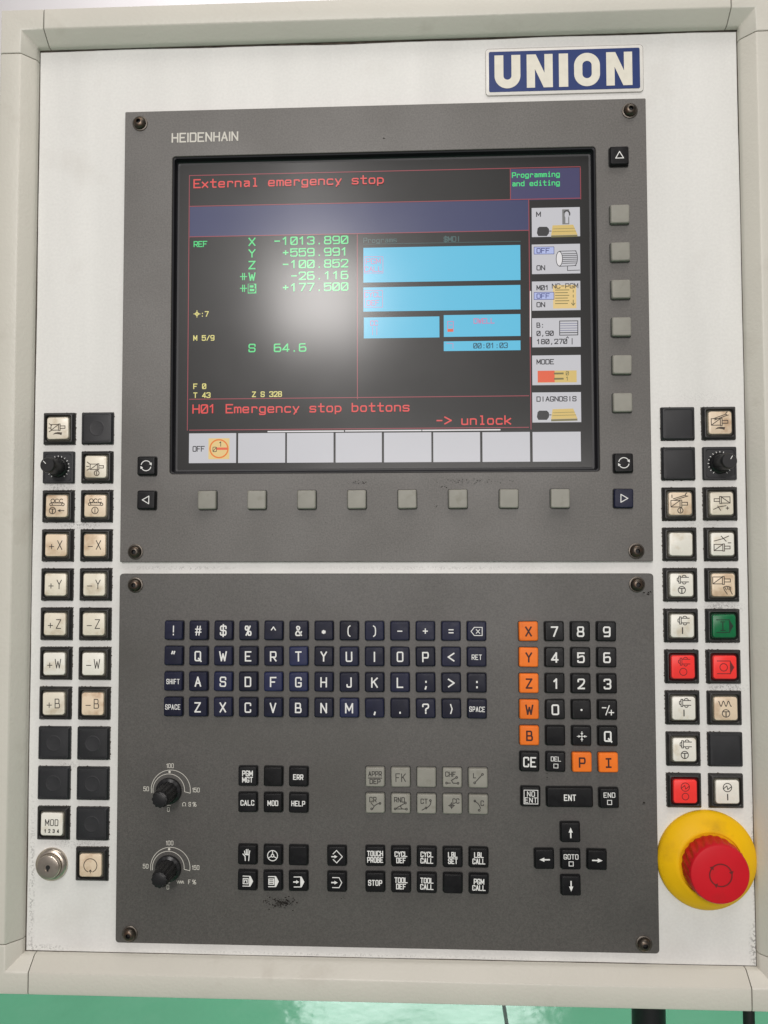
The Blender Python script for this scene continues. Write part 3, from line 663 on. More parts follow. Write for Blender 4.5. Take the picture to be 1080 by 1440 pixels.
# ------------------------------------------------------------------ display unit
dis = root('display_unit', 'grey monitor panel with lit screen, soft keys and HEIDENHAIN lettering', 'monitor', 0, 0, 0)
hu0, hu1, hv0, hv1 = -162.3, 162.0, 66.8, 313.6
hc, hv, hw, hh = (hu0+hu1)/2, (hv0+hv1)/2, hu1-hu0, hv1-hv0
q = lambda d, r: rrect(hw-2*d, hh-2*d, r, 4, hc, hv)
new_obj('front_panel', loft([(rrect(400, 350, .8, 4, 0, 175), HP), (rrect(400, 350, .8, 4, 0, 175), -.35), (rrect(399.3, 349.3, .8, 4, 0, 175), 0), (q(-.4, 2.6), 0), (q(0, 2.4), -.3), (q(0, 2.4), -2)], ['display_paint'], cap1=False, smooth=None), dis)
new_obj('screen_bezel', loft([(q(-.2, 2.4), -1.4), (q(.35, 2.2), -.7), (q(1.2, 2.0), -1.2), (q(1.9, 1.8), -5.2), (q(2.6, 1.5), -6.2), (q(4.2, 1.2), -6.6)], ['screen_rim'], cap1=False, smooth=25), dis)
HS = -6.4
scr = new_obj('screen', loft([(rrect(hw-8, hh-8, .5, 4, hc, hv), HS-2), (rrect(hw-8, hh-8, .5, 4, hc, hv), HS)], ['screen_black'], smooth=None), dis)
hl = [HS]
def sbox(name, x0, y0, x1, y1, mname, lev=1, label=None):
    (u0, v0), (u1, v1) = pt(x0, y0, HS), pt(x1, y1, HS); v0, v1 = max(v0, v1), min(v0, v1)
    z = HS+.05*lev
    me = mesh_from([(u0, v1, z), (u1, v1, z), (u1, v0, z), (u0, v0, z)], [(0, 1, 2, 3)], [mname], smooth='keep')
    return new_obj(name, me, scr, (0, 0, 0), label)
def slines(name, segs, wpx, mname, lev=2, fills=()):
    P = [([pt(x, y, HS) for x, y in s], wpx/1.86) for s in segs]
    Fl = [[pt(x, y, HS) for x, y in f] for f in fills]
    return new_obj(name, print_mesh(P, 1, mname, Fl, z=HS+.05*lev), scr)
def stext(s, x0, x1, ymid, cap, mname, w=1.5, lev=3, gwf=.74):
    u0, v = pt(x0, ymid, HS); u1, _ = pt(x1, ymid, HS)
    adv = (u1-u0)/(len(s)-1+gwf); h = cap/1.86
    return new_obj('text', print_mesh(text_polys(s, u0, v-h/2, h, adv, adv*gwf), w/1.86, mname, z=HS+.05*lev), scr)
# status bands and ruled lines
pu = lambda x, y: pt(x, y, HS)
sbox('status_band', 267, 291, 743.5, 324.5, 'px_blue', 1); sbox('mode_box', 718, 238, 815.5, 280, 'px_navy', 1)
def hline(x0, x1, y, ref=None):       # level in panel coordinates at the pixel (x0, y)
    u0, v = pu(x0, y); u1, _ = pu(x1, y); return [(u0, v), (u1, v)]
def vline(x, y0, y1):
    u, v0 = pu(x, y0); _, v1 = pu(x, y1); return [(u, v0), (u, v1)]
RL = [hline(266.5, 816, 247), hline(266.5, 816, 290.3), hline(266.5, 743.5, 333.2), vline(266.5, 247, 605), vline(743.5, 281.5, 603.5), vline(502.5, 330, 561),
      hline(266.5, 743.5, 561.5), hline(266.5, 743.5, 605), vline(717.5, 238, 281), vline(816, 236, 280)]
new_obj('ruled_lines', print_mesh([(p, .62) for p in RL], 1, 'px_line', z=HS+.1), scr)
new_obj('progress_bar', print_mesh([([pu(377, 607), pu(483, 606.2)], .95), ([pu(486, 606), pu(592, 605.3)], .95), ([pu(594.5, 605.3), pu(703, 604.4)], .95), ([pu(746, 410), pu(746, 473)], .95)], 1, 'px_line_white', z=HS+.12), scr)
stext('External emergency stop', 273, 540, 258.5, 11.5, 'px_red', 1.9)
stext('Programming', 720.5, 787, 246.5, 6.8, 'px_green', 1.35); stext('and editing', 720.5, 787, 258.5, 6.8, 'px_green', 1.35)
stext('REF', 273, 291, 343.5, 7.5, 'px_green', 1.35)
for y, a, s in ((340.3, 'X', '-1@13.89@'), (356.5, 'Y', '+559.991'), (373, 'Z', '-1@@.852'), (389.2, 'W', '-26.116'), (405.5, 'B', '+177.5@@')):
    stext(a, 350.3, 358.6, y, 10.5, 'px_green' if a != 'B' else 'px_ink', 1.9, lev=4)
    n = len(s); adv = (489-385.5)/8.74
    stext(s, 489-adv*(n-1+.74), 489, y-1, 10.5, 'px_green', 1.9)
sbox('axis_marker', 348.6, 399.2, 360.4, 412.6, 'px_green', 2)
for y in (389, 405.5): slines('axis_symbol', [[(338, y), (347, y)], [(341.2, y-4.5), (341.2, y+4.5)], [(343.8, y-4.5), (343.8, y+4.5)]], 1.3, 'px_green')
stext('S', 350.3, 358.6, 489.5, 10.5, 'px_green', 1.9); stext('64.6', 386, 430, 489.3, 10.5, 'px_green', 1.9)
slines('tool_symbol', [[(272.5, 441.5), (281.5, 441.5)], [(277, 436.8), (277, 446.2)], [(274.2, 441.5), (277, 438.6), (279.8, 441.5), (277, 444.4), (274.2, 441.5)]], 1.0, 'px_yellow')
stext(':7', 282.5, 293, 441.7, 6.8, 'px_yellow', 1.35); stext('M 5/9', 272.5, 301, 475.5, 6.8, 'px_yellow', 1.35)
stext('F @', 272.5, 289.5, 543.4, 6.8, 'px_yellow', 1.35); stext('T 43', 272.5, 295.5, 555.9, 6.8, 'px_yellow', 1.35); stext('Z S 328', 355, 396, 554.6, 6.8, 'px_yellow', 1.35)
stext('H@1 Emergency stop bottons', 271.5, 576, 575.3, 11.5, 'px_red', 1.9); stext('-> unlock', 613.5, 719, 591.5, 11.5, 'px_red', 1.9)
stext('Programs', 511.5, 558, 338.3, 6.8, 'px_dim', 1.0); stext('$MDI', 624.5, 647, 336.6, 6.8, 'px_dim', 1.35); new_obj('ruled_lines', print_mesh([(hline(511, 732, 343.6), .4)], 1, 'px_dim', z=HS+.1), scr)
# program fields
for x0, y0, x1, y1 in ((511, 348.6, 732, 393.8), (511, 404.3, 732, 435), (511.6, 446.5, 618, 474.5), (624, 443.2, 732, 472.4), (624, 480.2, 732, 492.4)): sbox('program_field', x0, y0, x1, y1, 'px_cyan', 1)
stext('PGM', 515, 535, 367.6, 7, 'px_pink', 1.0); stext('CALL', 513, 537, 378.8, 7, 'px_pink', 1.0); slines('field_frame', [[(512.5, 361), (538.5, 361), (538.5, 384), (512.5, 384), (512.5, 361)]], .7, 'px_pink')
stext('CYCL', 513, 536, 414.5, 7, 'px_pink', 1.0); stext('DEF', 516, 533, 426, 7, 'px_pink', 1.0); slines('field_frame', [[(512.5, 408.5), (538, 408.5), (538, 432), (512.5, 432), (512.5, 408.5)]], .7, 'px_pink')
stext('CC', 521, 531, 454.5, 6.5, 'px_pink', 1.0); slines('field_frame', [[(524, 460), (524, 471)], [(530, 460), (530, 471)]], .7, 'px_pink')
slines('dwell_symbol', [[(629.5, 452), (637.5, 452), (637.5, 466), (629.5, 466), (629.5, 452)], [(631.5, 457), (635.5, 457)]], .9, 'px_pink'); sbox('dwell_symbol', 629.5, 462.6, 637, 466.6, 'px_orange2', 3)
stext('DWELL', 666.5, 695, 451.5, 6.8, 'px_pink', 1.1); stext('@@:@1:@3', 666, 713.5, 486.3, 6.8, 'px_teal', 1.2); slines('field_frame', [[(628, 483), (637, 483), (637, 490)]], .7, 'px_pink')
# bottom soft key boxes
for i, (x0, x1) in enumerate(((266, 332), (335, 401), (403.6, 469), (472, 537), (540, 606.7), (609.2, 675.3), (678.3, 745.5), (748.8, 817))):
    sbox('soft_key_box', x0, 609.6-i*.29, x1, 650.9-i*.29, 'px_white', 1)
stext('OFF', 271.5, 287.5, 631.3, 7, 'px_ink', 1.25)
sbox('spindle_symbol', 293.3, 616.5, 322.6, 645.6, 'px_sand2', 2)
slines('spindle_symbol', [ring(308, 631, 12.6, 28), [(308, 631), (319.5, 631)]], 2.0, 'px_orange', 3); stext('@', 299.5, 304.5, 632, 6.5, 'px_ink', .9, 4); stext('1', 308, 313, 624.5, 6.5, 'px_ink', .9, 4); slines('spindle_symbol', [[(306, 631), (318.5, 631)]], 3.4, 'px_orange2', 4)
# side soft key boxes
for y0, y1 in ((292.6, 332.2), (344, 384.4), (396, 436), (447.6, 487.6), (500, 541), (552, 593.6)): sbox('soft_key_box', 747.6+(y0-292)*.003, y0, 815.8+(y0-292)*.006, y1, 'px_white', 1)
def motor(y):
    new_obj('motor_symbol', print_mesh([], 1, 'px_darkgrey', [[pu(x, yy) for x, yy in ((756, y-6), (758.5, y-8), (769, y-8), (772, y-5), (772, y+1), (769, y+5), (757, y+5), (755, y+1))]], z=HS+.1), scr)
    new_obj('block_symbol', print_mesh([], 1, 'px_sand', [[pu(x, yy) for x, yy in ((777, y-10), (806, y-11), (812, y+3), (775, y+4))]], z=HS+.1), scr)
    new_obj('block_symbol', print_mesh([], 1, 'px_olive', [[pu(x, yy) for x, yy in ((775, y+4.2), (812, y+3.2), (812, y+6), (775, y+7))]], z=HS+.1), scr)
    slines('block_symbol', [[(778, y-5), (808, y-6)], [(777, y-1), (810, y-2)]], .6, 'px_olive', 3)
    slines('motor_symbol', [[(772, y-2), (775, y-2)]], 1.2, 'px_darkgrey')
stext('M', 754.5, 760, 301.5, 6.5, 'px_ink', 1.25); motor(327); sbox('portrait_symbol', 790.5, 294.6, 800.5, 315.5, 'px_midgrey', 3)
new_obj('portrait_symbol', print_mesh([], 1, 'px_white', [[pu(x, y) for x, y in ring(797, 302.5, 3, 14, 5.0)[:-1]], [pu(x, y) for x, y in ((795, 306), (799, 306), (799, 314), (795, 314))]], z=HS+.2), scr)
slines('portrait_symbol', [arc(797, 301, 4.2, -150, 20, 10, 4.6)], 1.6, 'px_darkgrey', 5)
for y in (352.5, 416.3):
    sbox('highlight_box', 751, y-5, 779, y+5, 'px_hi', 2); slines('highlight_box', [[(751, y-5), (779, y-5.3), (779, y+4.7), (751, y+5), (751, y-5)]], .7, 'px_inkblue', 3)
    stext('OFF', 755, 772.5, y+.2, 6.3, 'px_inkblue', 1.0, 4)
stext('ON', 755, 766, 376.8, 6.3, 'px_ink', 1.25); stext('M@1', 755, 771.5, 404.8, 6.3, 'px_ink', 1.25); stext('ON', 755, 766, 428.6, 6.3, 'px_ink', 1.25)
sbox('program_symbol', 777.5, 401, 810.5, 433.5, 'px_sand2', 2); stext('NC-PGM', 776.5, 812.5, 402.5, 6.3, 'px_ink', 1.0, 4)
slines('program_symbol', [[(781, 408+i*3.8), (800 if i % 2 == 0 else 798, 407.8+i*3.8)] for i in range(6)]+[[(806, 408), (806, 411)], [(806, 415), (806, 418)], [(806, 422), (806, 429)], [(803.6, 426.5), (806, 429.5), (808.4, 426.5)]], 1.1, 'px_olive', 4)
new_obj('drum_symbol', print_mesh([], 1, 'px_line_white', [[pu(x, y) for x, y in ring(786.5, 364, 4.4, 20, 10.2)[:-1]]], z=HS+.1), scr)
slines('drum_symbol', [ring(786.5, 364, 4.4, 20, 10.2), [(786.5, 353.4), (810, 352.8)], [(786.5, 374.6), (810, 373.6)], arc(808, 363, 4, -80, 80, 10, 10.4)]+[[(791, 357+i*2.7), (811, 356.4+i*2.7)] for i in range(6)]+[[(798, 375), (798, 380.5), (815, 380)]], .9, 'px_ink', 3)
stext('B:', 755, 765, 457.4, 6.3, 'px_ink', 1.25); stext('@,9@', 755, 778, 469, 6.3, 'px_ink', 1.25); stext('18@,27@', 755, 797, 480.6, 6.3, 'px_ink', 1.25)
slines('pallet_symbol', [[(787, 451.5), (812.5, 451.2), (812.5, 471), (787, 471.4), (787, 451.5)], [(787, 468), (812.5, 467.6)], [(804.5, 476), (804.5, 484)], [(796.5, 475.5), (798, 473.6), (799.5, 475.5)]], 1.1, 'px_ink')
slines('pallet_symbol', [[(788, 455+i*3.3), (811.6, 454.7+i*3.3)] for i in range(4)], .6, 'px_inkblue', 3)
stext('MODE', 755, 778.5, 509, 6.3, 'px_ink', 1.25)
sbox('mode_symbol', 756, 521.5, 811, 537.6, 'px_sand', 2); sbox('mode_symbol', 756, 521.5, 780, 537.6, 'px_orange2', 3)
slines('mode_symbol', [[(780, 525.4), (791.5, 525.2)], [(780, 532.8), (791.5, 532.6)]], 2.6, 'px_olive', 4); stext('@', 796, 799.5, 525, 5, 'px_olive', .9, 4); stext('1', 796, 799.5, 532.4, 5, 'px_olive', .9, 4)
stext('DIAGNOSIS', 755, 810, 561.3, 6.3, 'px_ink', 1.25); motor(585.5)
# lettering, soft keys, screws
u0, v0 = pt(241.5, 199.8); u1, v1 = pt(335, 185.5); _, vt = pt(241.5, 188.2)
new_obj('lettering', print_mesh(text_prop('HEIDENHAIN', (u0+u1)/2, v0, vt-v0, .66, .30, width=(u1-u0)-.9), 1.15, 'print_cream', z=.04), dis)
for i in range(8): key(dis, -132.5+37.79*i, 46.8, 'key_grey', label='grey unmarked soft key under the screen')
for v in (260.0, 231.4, 203.0, 174.6, 146.2, 117.8): key(dis, 178.7, v, 'key_grey', label='grey unmarked soft key beside the screen')
key(dis, 178.8, 304.5, 'key_black', [[(-2.9, -2.2), (2.9, -2.2), (0, 2.8), (-2.9, -2.2)]], lw=.62, label='black key with white triangle pointing up')
def circ_arrows():
    P, Fl = [], []
    for a0 in (165, -15):
        P.append(arc(0, 0, 3.8, a0, a0-135, 16)); e = math.radians(a0-135); ex, ey = 3.8*math.cos(e), 3.8*math.sin(e); tx, ty = math.sin(e), -math.cos(e)
        Fl.append([(ex+tx*2, ey+ty*2), (ex+math.cos(e)*1.1, ey+math.sin(e)*1.1), (ex-math.cos(e)*1.1, ey-math.sin(e)*1.1)])
    return P, Fl
cp, cf = circ_arrows()
key(dis, 178.6, 72.8, 'key_black', cp, lw=.6, fills=cf, label='black key with white circling arrows, under the right soft keys')
key(dis, -179.1, 73.0, 'key_black', cp, lw=.6, fills=cf, label='black key with white circling arrows, above the left-pointing triangle key')
key(dis, 178.4, 46.6, 'key_navy', [[(-2.2, 2.9), (-2.2, -2.9), (2.8, 0), (-2.2, 2.9)]], lw=.62, label='navy key with white triangle pointing right')
key(dis, -179.0, 47.0, 'key_black', [[(2.2, 2.9), (2.2, -2.9), (-2.8, 0), (2.2, 2.9)]], lw=.62, label='black key with white triangle pointing left')
for u, v in ((-188, 340.3), (187.9, 340.4), (-187.9, 7.8), (187.7, 7.7)): screw(dis, u, v)

# ------------------------------------------------------------------ keyboard unit
kb = root('keyboard_unit', 'grey keyboard panel with letter keys, number pad and two override knobs', 'keyboard', 0, vk, 0)
kh = -8.8-vk
new_obj('front_panel', loft([(rrect(400, kh, 2.6, 5, 0, kh/2), HP), (rrect(400, kh, 2.6, 5, 0, kh/2), -.4), (rrect(399.2, kh-.8, 2.4, 5, 0, kh/2), 0)], ['keyboard_paint'], smooth=None), kb)
for u, v in ((-187.7, -17.3), (187.8, -16.9), (-189, -276.4), (188.9, -276.3)): screw(kb, u, v-vk)
SP = {'!': 'exclamation mark', '#': 'hash', '$': 'dollar', '%': 'percent', '^': 'caret', '&': 'ampersand', '*': 'star', '(': 'opening bracket', ')': 'closing bracket', '-': 'dash', '+': 'plus', '=': 'equals', '"': 'quote', '<': 'less-than', '>': 'greater-than', ';': 'semicolon', ':': 'colon', ',': 'comma', '.': 'full stop', '?': 'question mark', '}': 'angle bracket'}
def kk(u, v, kind, s, h=6.4, ratio=.62, ink='print_white', lw=.82, label=None, dy=0, **kw):
    if isinstance(s, str): polys = text_prop(s, 0, -h/2+dy, h, ratio, .28) if s else []
    else: polys = s
    return key(kb, u, v-vk, kind, polys, ink, lw, kw.get('fills', ()), label)
def two(a, b, h=3.7, r=.5, g=.24): return text_prop(a, 0, .55, h, r, g)+text_prop(b, 0, -.55-h, h, r, g)
ROWS = ['!#$%^&*()-+=\b', '"QWERTYUIOP<\r', '\tASDFGHJKL;>:', ' ZXCVBNM,.?}\n']
NAVYBLUE = set('TSFGM')
for r, row in enumerate(ROWS):
    for c, ch in enumerate(row):
        u, v = -157.0+18.88*c, -51.2-18.97*r
        if ch == '\b': kk(u, v, 'key_navy', [[(-4.2, 0), (-1.8, 3), (4, 3), (4, -3), (-1.8, -3), (-4.2, 0)], [(-.4, -1.4), (2.2, 1.4)], [(-.4, 1.4), (2.2, -1.4)]], lw=.55, label='navy key with white backspace arrow')
        elif ch == '\r': kk(u, v, 'key_navy', 'RET', 3.4, .5, lw=.5, label='navy key reading RET')
        elif ch == '\t': kk(u, v, 'key_navy', 'SHIFT', 3.4, .42, lw=.5, label='navy key reading SHIFT')
        elif ch in ' \n': kk(u, v, 'key_navy', 'SPACE', 3.4, .42, lw=.5, label='navy key reading SPACE %s' % ('beside the letter Z' if ch == ' ' else 'beside the angle bracket'))
        else:
            kind = 'key_blue' if ch in NAVYBLUE else 'key_navy'
            hh_ = 6.6; lw = 1.02; dy = 0
            polys = None
            if ch in '*': polys = [[(x*.9, y*.9-(-0)) for x, y in p] for p in text_prop('*', 0, -5, 7, .62)]; 
            if ch in ',.;:': lw = 1.15
            if ch in '!#^=-+()}': lw = .82
            kk(u, v, kind, polys or ch, hh_, .60 if ch.isalpha() else .62, lw=lw, label='%s key marked %s' % ('faded blue' if kind == 'key_blue' else 'navy', ('letter '+ch) if ch.isalpha() else SP[ch]))
NP = [('X', '7', '8', '9'), ('Y', '4', '5', '6'), ('Z', '1', '2', '3'), ('W', '0', '.', '/'), ('B', '', '*', 'Q'), ('CE', 'DEL', 'P', 'I')]
SERIF_I = [[(0, -3), (0, 3)], [(-1.6, 3), (1.6, 3)], [(-1.6, -3), (1.6, -3)]]
for r, row in enumerate(NP):
    for c, ch in enumerate(row):
        u, v = 107.6+18.95*c, -51.2-18.99*r
        if ch in 'XYZWBPI' and ch: kk(u, v, 'key_orange', SERIF_I if ch == 'I' else ch, 6.4, .6, 'print_maroon', 1.2, 'orange key marked letter '+ch)
        elif ch == 'CE': kk(u, v, 'key_black', 'CE', 6.4, .52, lw=1.05, label='black key reading CE')
        elif ch == 'DEL': kk(u, v, 'key_black', text_prop('DEL', 0, .9, 3, .6, .25)+[box(-1.5, -4, 1.5, -1.2)], lw=.45, label='black key reading DEL')
        elif ch == '.': kk(u, v, 'key_black', [], fills=[circ(.75, 14)], label='black number pad key with a dot')
        elif ch == '/': kk(u, v, 'key_black', [[(-4, 1.8), (-1.4, 1.8)], [(-1.4, -3.3), (1, 3.3)], [(.8, -1.6), (4.2, -1.6)], [(2.5, -3.3), (2.5, .1)]], lw=.75, label='black key with minus and plus sign')
        elif ch == '': kk(u, v, 'key_black', '', label='black unmarked key in the number pad')
        elif ch == '*': kk(u, v, 'key_black', [[(-3.4, 0), (3.4, 0)], [(0, -3.4), (0, 3.4)]], lw=.5, fills=[[(1, 0), (2.4, 1), (2.4, -1)], [(-1, 0), (-2.4, -1), (-2.4, 1)], [(0, 1), (-1, 2.4), (1, 2.4)], [(0, -1), (1, -2.4), (-1, -2.4)]], label='black key with four small arrows')
        else: kk(u, v, 'key_black', ch, 6.6, .66, lw=1.15, label='black number pad key marked '+(('letter ' if ch == 'Q' else '')+ch))
kk(108.1, -171.3, 'key_black', two('NO', 'ENT', 3.3, .62, .35)+[box(-5.0, -4.9, 5.0, 4.9)], lw=.5, label='black key reading NO ENT in a white box')
kk(136.4, -171.4, 'wide', 'ENT', 3.9, .5, lw=.72, label='wide black key reading ENT')
kk(164.7, -171.7, 'key_black', text_prop('END', 0, .9, 3.2, .62, .3)+[box(-1.5, -4.2, 1.5, -1.2)], lw=.5, label='black key reading END')
def arrow(a):
    ca, sa = math.cos(math.radians(a)), math.sin(math.radians(a)); f = lambda p: (p[0]*ca-p[1]*sa, p[0]*sa+p[1]*ca)
    return [([f((-3.4, 0)), f((1, 0))], .95)], [[f((.2, 1.5)), f((.2, -1.5)), f((3.8, 0))]]
for (u, v, a, nm) in ((136.6, -196.6, 90, 'up'), (117.6, -216, 180, 'left'), (155.5, -216, 0, 'right'), (136.5, -234.7, -90, 'down')):
    P, Fl = arrow(a); kk(u, v, 'key_black', P, fills=Fl, label='black key with white arrow pointing '+nm)
kk(136.6, -216, 'key_black', text_prop('GOTO', 0, .7, 3.2, .58, .28)+[box(-1.5, -4.2, 1.5, -1.2)], lw=.5, label='black key reading GOTO')
ck = (-100.4, -81.4, -62.5); r1, r2, r3, r4 = -158.8, -178.0, -216.2, -234.9
kk(ck[0], r1, 'key_black', two('PGM', 'MGT', 3.5, .5), lw=.66, label='black key reading PGM MGT'); kk(ck[1], r1, 'key_black', '', label='black unmarked key beside the PGM MGT key'); kk(ck[2], r1, 'key_black', 'ERR', 3.4, .5, lw=.66, label='black key reading ERR')
for i, s in enumerate(('CALC', 'MOD', 'HELP')): kk(ck[i], r2, 'key_black', s, 3.4, .5, lw=.62, label='black key reading '+s)
HANDP = [[(-1.5, .6), (-2.0, 3.0)], [(-.55, .9), (-.65, 4.1)], [(.45, .9), (.6, 4.2)], [(1.4, .6), (1.9, 3.3)], [(-1.5, -.9), (-3.1, .9)], [(-1.5, -.9), (-1.3, -3.8)], [(1.5, .2), (1.2, -3.8)], [(-1.4, .5), (1.5, .4)]]
kk(ck[0], r3, 'key_black', HANDP, lw=.7, label='black key with white hand symbol')
kk(ck[1], r3, 'key_black', [ring(0, 0, 3.7, 30), ring(0, 0, 1.0, 14)]+[[(math.cos(a)*1, math.sin(a)*1), (math.cos(a)*3.5, math.sin(a)*3.5)] for a in (math.pi/2, math.pi*7/6, -math.pi/6)], lw=.6, label='black key with white handwheel symbol')
kk(ck[2], r3, 'key_black', '', label='black unmarked key beside the handwheel key')
DOC = [[(-3, 3.6), (2, 3.6)], [(-3, -3.6), (2, -3.6)]]; DTRI = [(1.6, 3.8), (2.6, 3.8), (4.6, 0), (2.6, -3.8), (1.6, -3.8)]
kk(ck[0], r4, 'key_black', DOC+[box(-2.8, -1.9, .9, 1.9), [(-1.8, -.8), (-1.8, .8), (-.2, .8), (-.2, -.8)]], lw=.6, fills=[DTRI], label='black key with page arrow around a small square')
kk(ck[1], r4, 'key_black', DOC+[box(-2.8, -1.9, .9, 1.9), [(-2.2, .6), (.6, .6)], [(-2.2, -.6), (.6, -.6)]], lw=.7, fills=[DTRI], label='black key with page arrow around text lines')
kk(ck[2], r4, 'key_black', DOC+[([(-3.2, 0), (-1, 0)], 1.0)], lw=.65, fills=[DTRI, [(-1.4, 1.3), (.8, 0), (-1.4, -1.3)]], label='black key with page arrow around a solid arrow')
kk(-34, r3, 'key_black', [[(-2.6, 2), (0, 4.5), (4.2, 0), (0, -4.5), (-2.6, -2)], ([(-3.6, 0), (-1.4, 0)], .8)], lw=.6, fills=[[(-1.6, 1.2), (.6, 0), (-1.6, -1.2)]], label='black key with arrow entering a diamond')
kk(-34, r4, 'key_black', [[(-3, 3.6), (1.8, 3.6), (3.8, 0), (1.8, -3.6), (-3, -3.6)], ([(-3.6, 0), (-1.4, 0)], 1.0)], lw=.6, fills=[[(-1.6, 1.3), (.8, 0), (-1.6, -1.3)]], label='black key with arrow entering an open page')
cg = [-5.7+18.92*i for i in range(5)]; g1, g2 = -158.3, -177.4; INK = 'print_dark'
def gk(i, v, polys, label, lw=.58): kk(cg[i], v, 'key_grey', polys, ink=INK, lw=lw, label=label)
dot = lambda x, y: ring(x, y, .65, 10)
gk(0, g1, text_prop('APPR', 0, .9, 3.2, .55, .25)+text_prop('DEP', 0, -4.6, 3.2, .6, .28)+[[(-5, -.5), (5, -.5)]], 'grey key reading APPR over DEP'); gk(1, g1, text_prop('FK', 0, -2.8, 5.6, .5, .25), 'grey key reading FK', .6)
kk(cg[2], g1, 'key_grey', '', label='grey unmarked key among the contour keys')
gk(3, g1, text_prop('CHF', -1.3, 1.2, 3.2, .58, .25)+[dot(-4.2, -3.6), dot(4.2, -3.6), dot(3.2, .6), [(-3.4, -3.6), (-1.4, -3.6)], [(-.6, -1.6), (2.6, .3)], [(-.6, -1.6), (.6, -3.6)], [(.6, -3.6), (3.5, -3.6)]], 'grey key reading CHF with chamfer sketch')
gk(4, g1, text_prop('L', -2.6, .4, 3.2, .5)+[dot(-2.6, -3.2), dot(3.2, 3.0), ([(-2, -2.6), (2.6, 2.4)], .6)], 'grey key reading L with a straight line')
gk(0, g2, text_prop('CR', -1.6, 1.2, 3.4, .55, .3)+[dot(-2.6, -3.8), dot(3.6, .2), arc(3.6, -5.5, 5.6, 93, 162, 8), [(-2.8, .2), (-1.2, -1.4)]], 'grey key reading CR with an arc sketch')
gk(1, g2, text_prop('RND', -1, 1.4, 3.2, .58, .28)+[dot(-4.2, -3.6), dot(4.2, -3.6), dot(3.4, .8), [(-3.6, -3.2), (2.8, .5)], [(-3.4, -3.6), (3.5, -3.6)], arc(2.0, -1.6, 2, 180, 260, 6)], 'grey key reading RND with rounded corner sketch')
gk(2, g2, text_prop('CT', -1.8, .6, 3.2, .58, .3)+[dot(2.8, 2.8), dot(-.4, -2.6), arc(-1.8, 2.2, 5, -70, 2, 8), [(-3.4, -4.2), (-.9, -2.9)]], 'grey key reading CT with tangent arc sketch')
gk(3, g2, text_prop('CC', 2.6, .9, 3.2, .55, .3)+[ring(-.6, -.8, 1.3, 14), [(-2.8, -.8), (1.6, -.8)], [(-.6, -3), (-.6, 1.4)]], 'grey key reading CC with a centre cross')
gk(4, g2, text_prop('C', 2.8, -.4, 3.4, .55)+[dot(-2.6, 2.8), dot(.6, -3.8), arc(-5, -3.6, 6.6, 10, 70, 8)], 'grey key reading C with an arc sketch')
T1 = [('TOUCH', 'PROBE'), ('CYCL', 'DEF'), ('CYCL', 'CALL'), ('LBL', 'SET'), ('LBL', 'CALL')]
for i, (a, b) in enumerate(T1): kk(cg[i], -215.8, 'key_black', two(a, b, 3.4, .46, .24), lw=.66, label='black key reading %s %s' % (a, b))
for i, (a, b) in enumerate([('STOP', ''), ('TOOL', 'DEF'), ('TOOL', 'CALL'), None or ('', ''), ('PGM', 'CALL')]):
    if not a: kk(cg[i], -234.6, 'key_black', '', label='black unmarked key beside the PGM CALL key')
    elif not b: kk(cg[i], -234.6, 'key_black', a, 3.5, .48, lw=.66, label='black key reading STOP')
    else: kk(cg[i], -234.6, 'key_black', two(a, b, 3.4, .48, .24), lw=.66, label='black key reading %s %s' % (a, b))

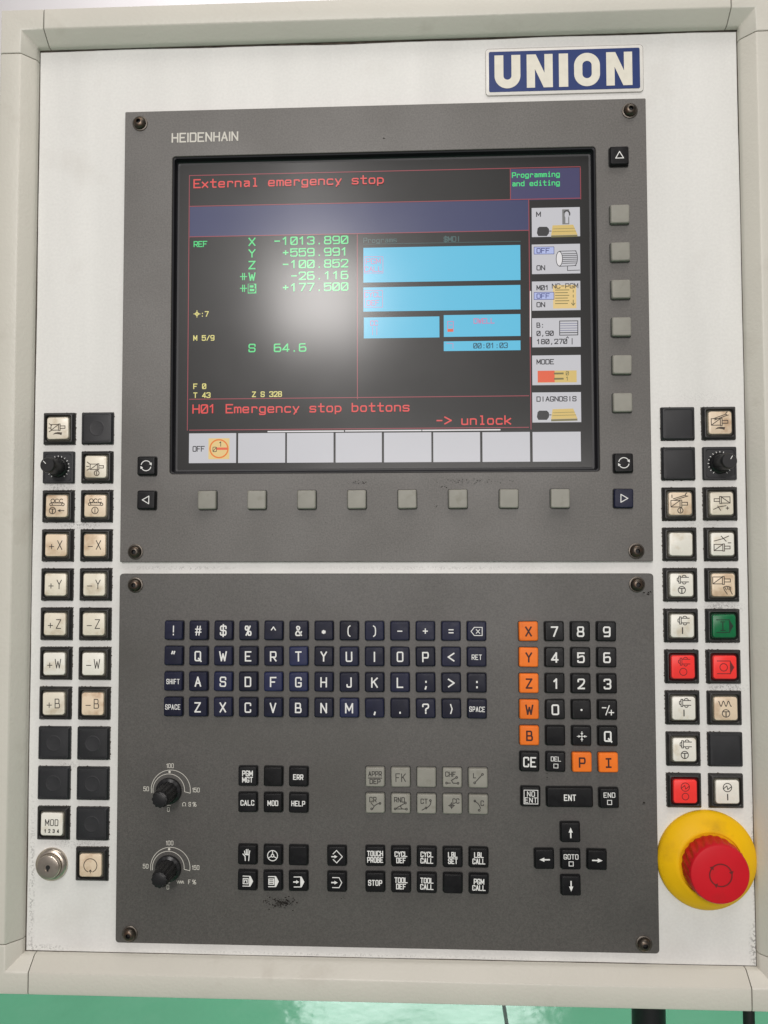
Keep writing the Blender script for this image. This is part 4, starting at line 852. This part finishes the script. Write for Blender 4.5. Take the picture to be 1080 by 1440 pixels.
# override knobs and their printed scales
def override(u, v, tail, label, kl):
    v -= vk
    su = u+1.4
    P = [(arc(su, v+.5, 14.9, 172, -8, 34), .42), (arc(su-1.5, v+.5, 12.0, 178, 0, 34), .42), ([(su-14.8, v+2.6), (su-14.7, v-1.6)], .42), ([(su-13.45, v+.9), (su-13.4, v-1.4)], .42)]
    e0 = arc(su, v+.5, 14.9, -8, -8, 1)[0]; e1 = arc(su-1.5, v+.5, 12.0, 0, 0, 1)[0]; P.append(([e0, (e1[0], e1[1]-1)], .42)); P.append(([e1, (e1[0], e1[1]-1)], .42))
    T = text_prop('100', su-.6, v+17.1, 3.0, .5, .26)+text_prop('50', su-18.6, v-.2, 3.0, .5, .26)+text_prop('150', su+19.2, v-.6, 3.0, .5, .26)+text_prop('0', su-1.6, v-15.2, 3.0, .5)
    T += [([(su-3, v-10.6), (su, v-10.6)], .45)]
    if tail == 'S': T += [arc(su+10.3, v-9.6, 1.2, -40, 220, 14), [(su+9.0, v-10.9), (su+9.8, v-10.9)], [(su+10.9, v-10.9), (su+11.7, v-10.9)]]+text_prop('S', su+14.6, v-11.1, 2.9, .5)+text_prop('%', su+18.2, v-11.1, 2.9, .9)
    else: T += [[(su+5.2+i*.75, v-8.8-(2.0 if i % 2 else 0)) for i in range(8)]]+text_prop('F', su+14.6, v-11.1, 2.9, .5)+text_prop('%', su+18.2, v-11.1, 2.9, .9)
    new_obj('scale', print_mesh(P+T, .42, 'print_cream', [circ(.9, 14, su-1.0, v+14.0)], z=.04), kb)
    n = 96
    k = new_obj('override_knob', loft([(circ(9.6, n), 0), (circ(9.8, n), .8), (circ(9.4, n), 2.2), (circ(7.6, n, wob=.2, teeth=12), 3.2), (circ(6.9, n, wob=.42, teeth=12), 5), (circ(6.2, n, wob=.42, teeth=12), 17), (circ(5.9, n, wob=.36, teeth=12), 20), (circ(5.3, n, wob=.2, teeth=12), 21), (circ(4.5, n), 21.2)], ['knob_black'], smooth=35), kb, (u, v, 0), kl)
    new_obj('knob_cap', loft([(circ(4.5, 32), 0), (circ(4.4, 32), .25), (circ(3.9, 32), .4)], ['knob_black']), k, (0, 0, 21.1))
override(-160.6, -171.1, 'S', None, 'black fluted override knob marked S percent')
override(-160.4, -228.1, 'F', None, 'black fluted override knob marked F percent')

# dark scuffs rubbed into the paint
def scuffs(parent, v0, spots_, seed):
    r = random.Random(seed); V, F = [], []
    for px, py, rx, ry, n, sz in spots_:
        cu, cvv = pt(px, py)
        for _ in range(n):
            x, y = cu+r.gauss(0, rx), cvv-v0+r.gauss(0, ry); k = sz*r.uniform(.4, 1.4); st = len(V); m_ = r.randint(4, 6)
            for i in range(m_):
                a = 2*math.pi*i/m_+r.uniform(-.3, .3); q_ = k*r.uniform(.5, 1.2)
                V.append((x+1.5*q_*math.cos(a), y+q_*math.sin(a), .03+.004*(len(F) % 9)))
            F.append(tuple(range(st, st+m_)))
    o = new_obj('scuff_marks', mesh_from(V, F, ['scuff'], smooth='keep'), parent); o['kind'] = 'stuff'
mat('scuff', (0.022, 0.020, 0.018), 0.9, 0.3, 200, spec=0.05)
scuffs(kb, vk, [(396, 1270, 5.5, 1.7, 170, .42), (912, 834, 1.5, .8, 10, .5), (905, 1130, .5, .5, 3, .6), (484, 1262, 2, 1, 8, .25), (640, 1290, 60, 10, 14, .18), (300, 1040, 60, 20, 14, .18), (770, 1092, 2, 1, 5, .3)], 4)
scuffs(dis, 0, [(655, 676, 14, 1.1, 60, .28), (500, 679, 4.5, .9, 26, .28), (625, 684, 1.5, .6, 6, .4), (613, 712, 1, 1, 5, .3), (540, 195, .4, .4, 2, .5), (450, 745, 80, 12, 14, .18), (890, 250, 6, 60, 12, .18)], 9)
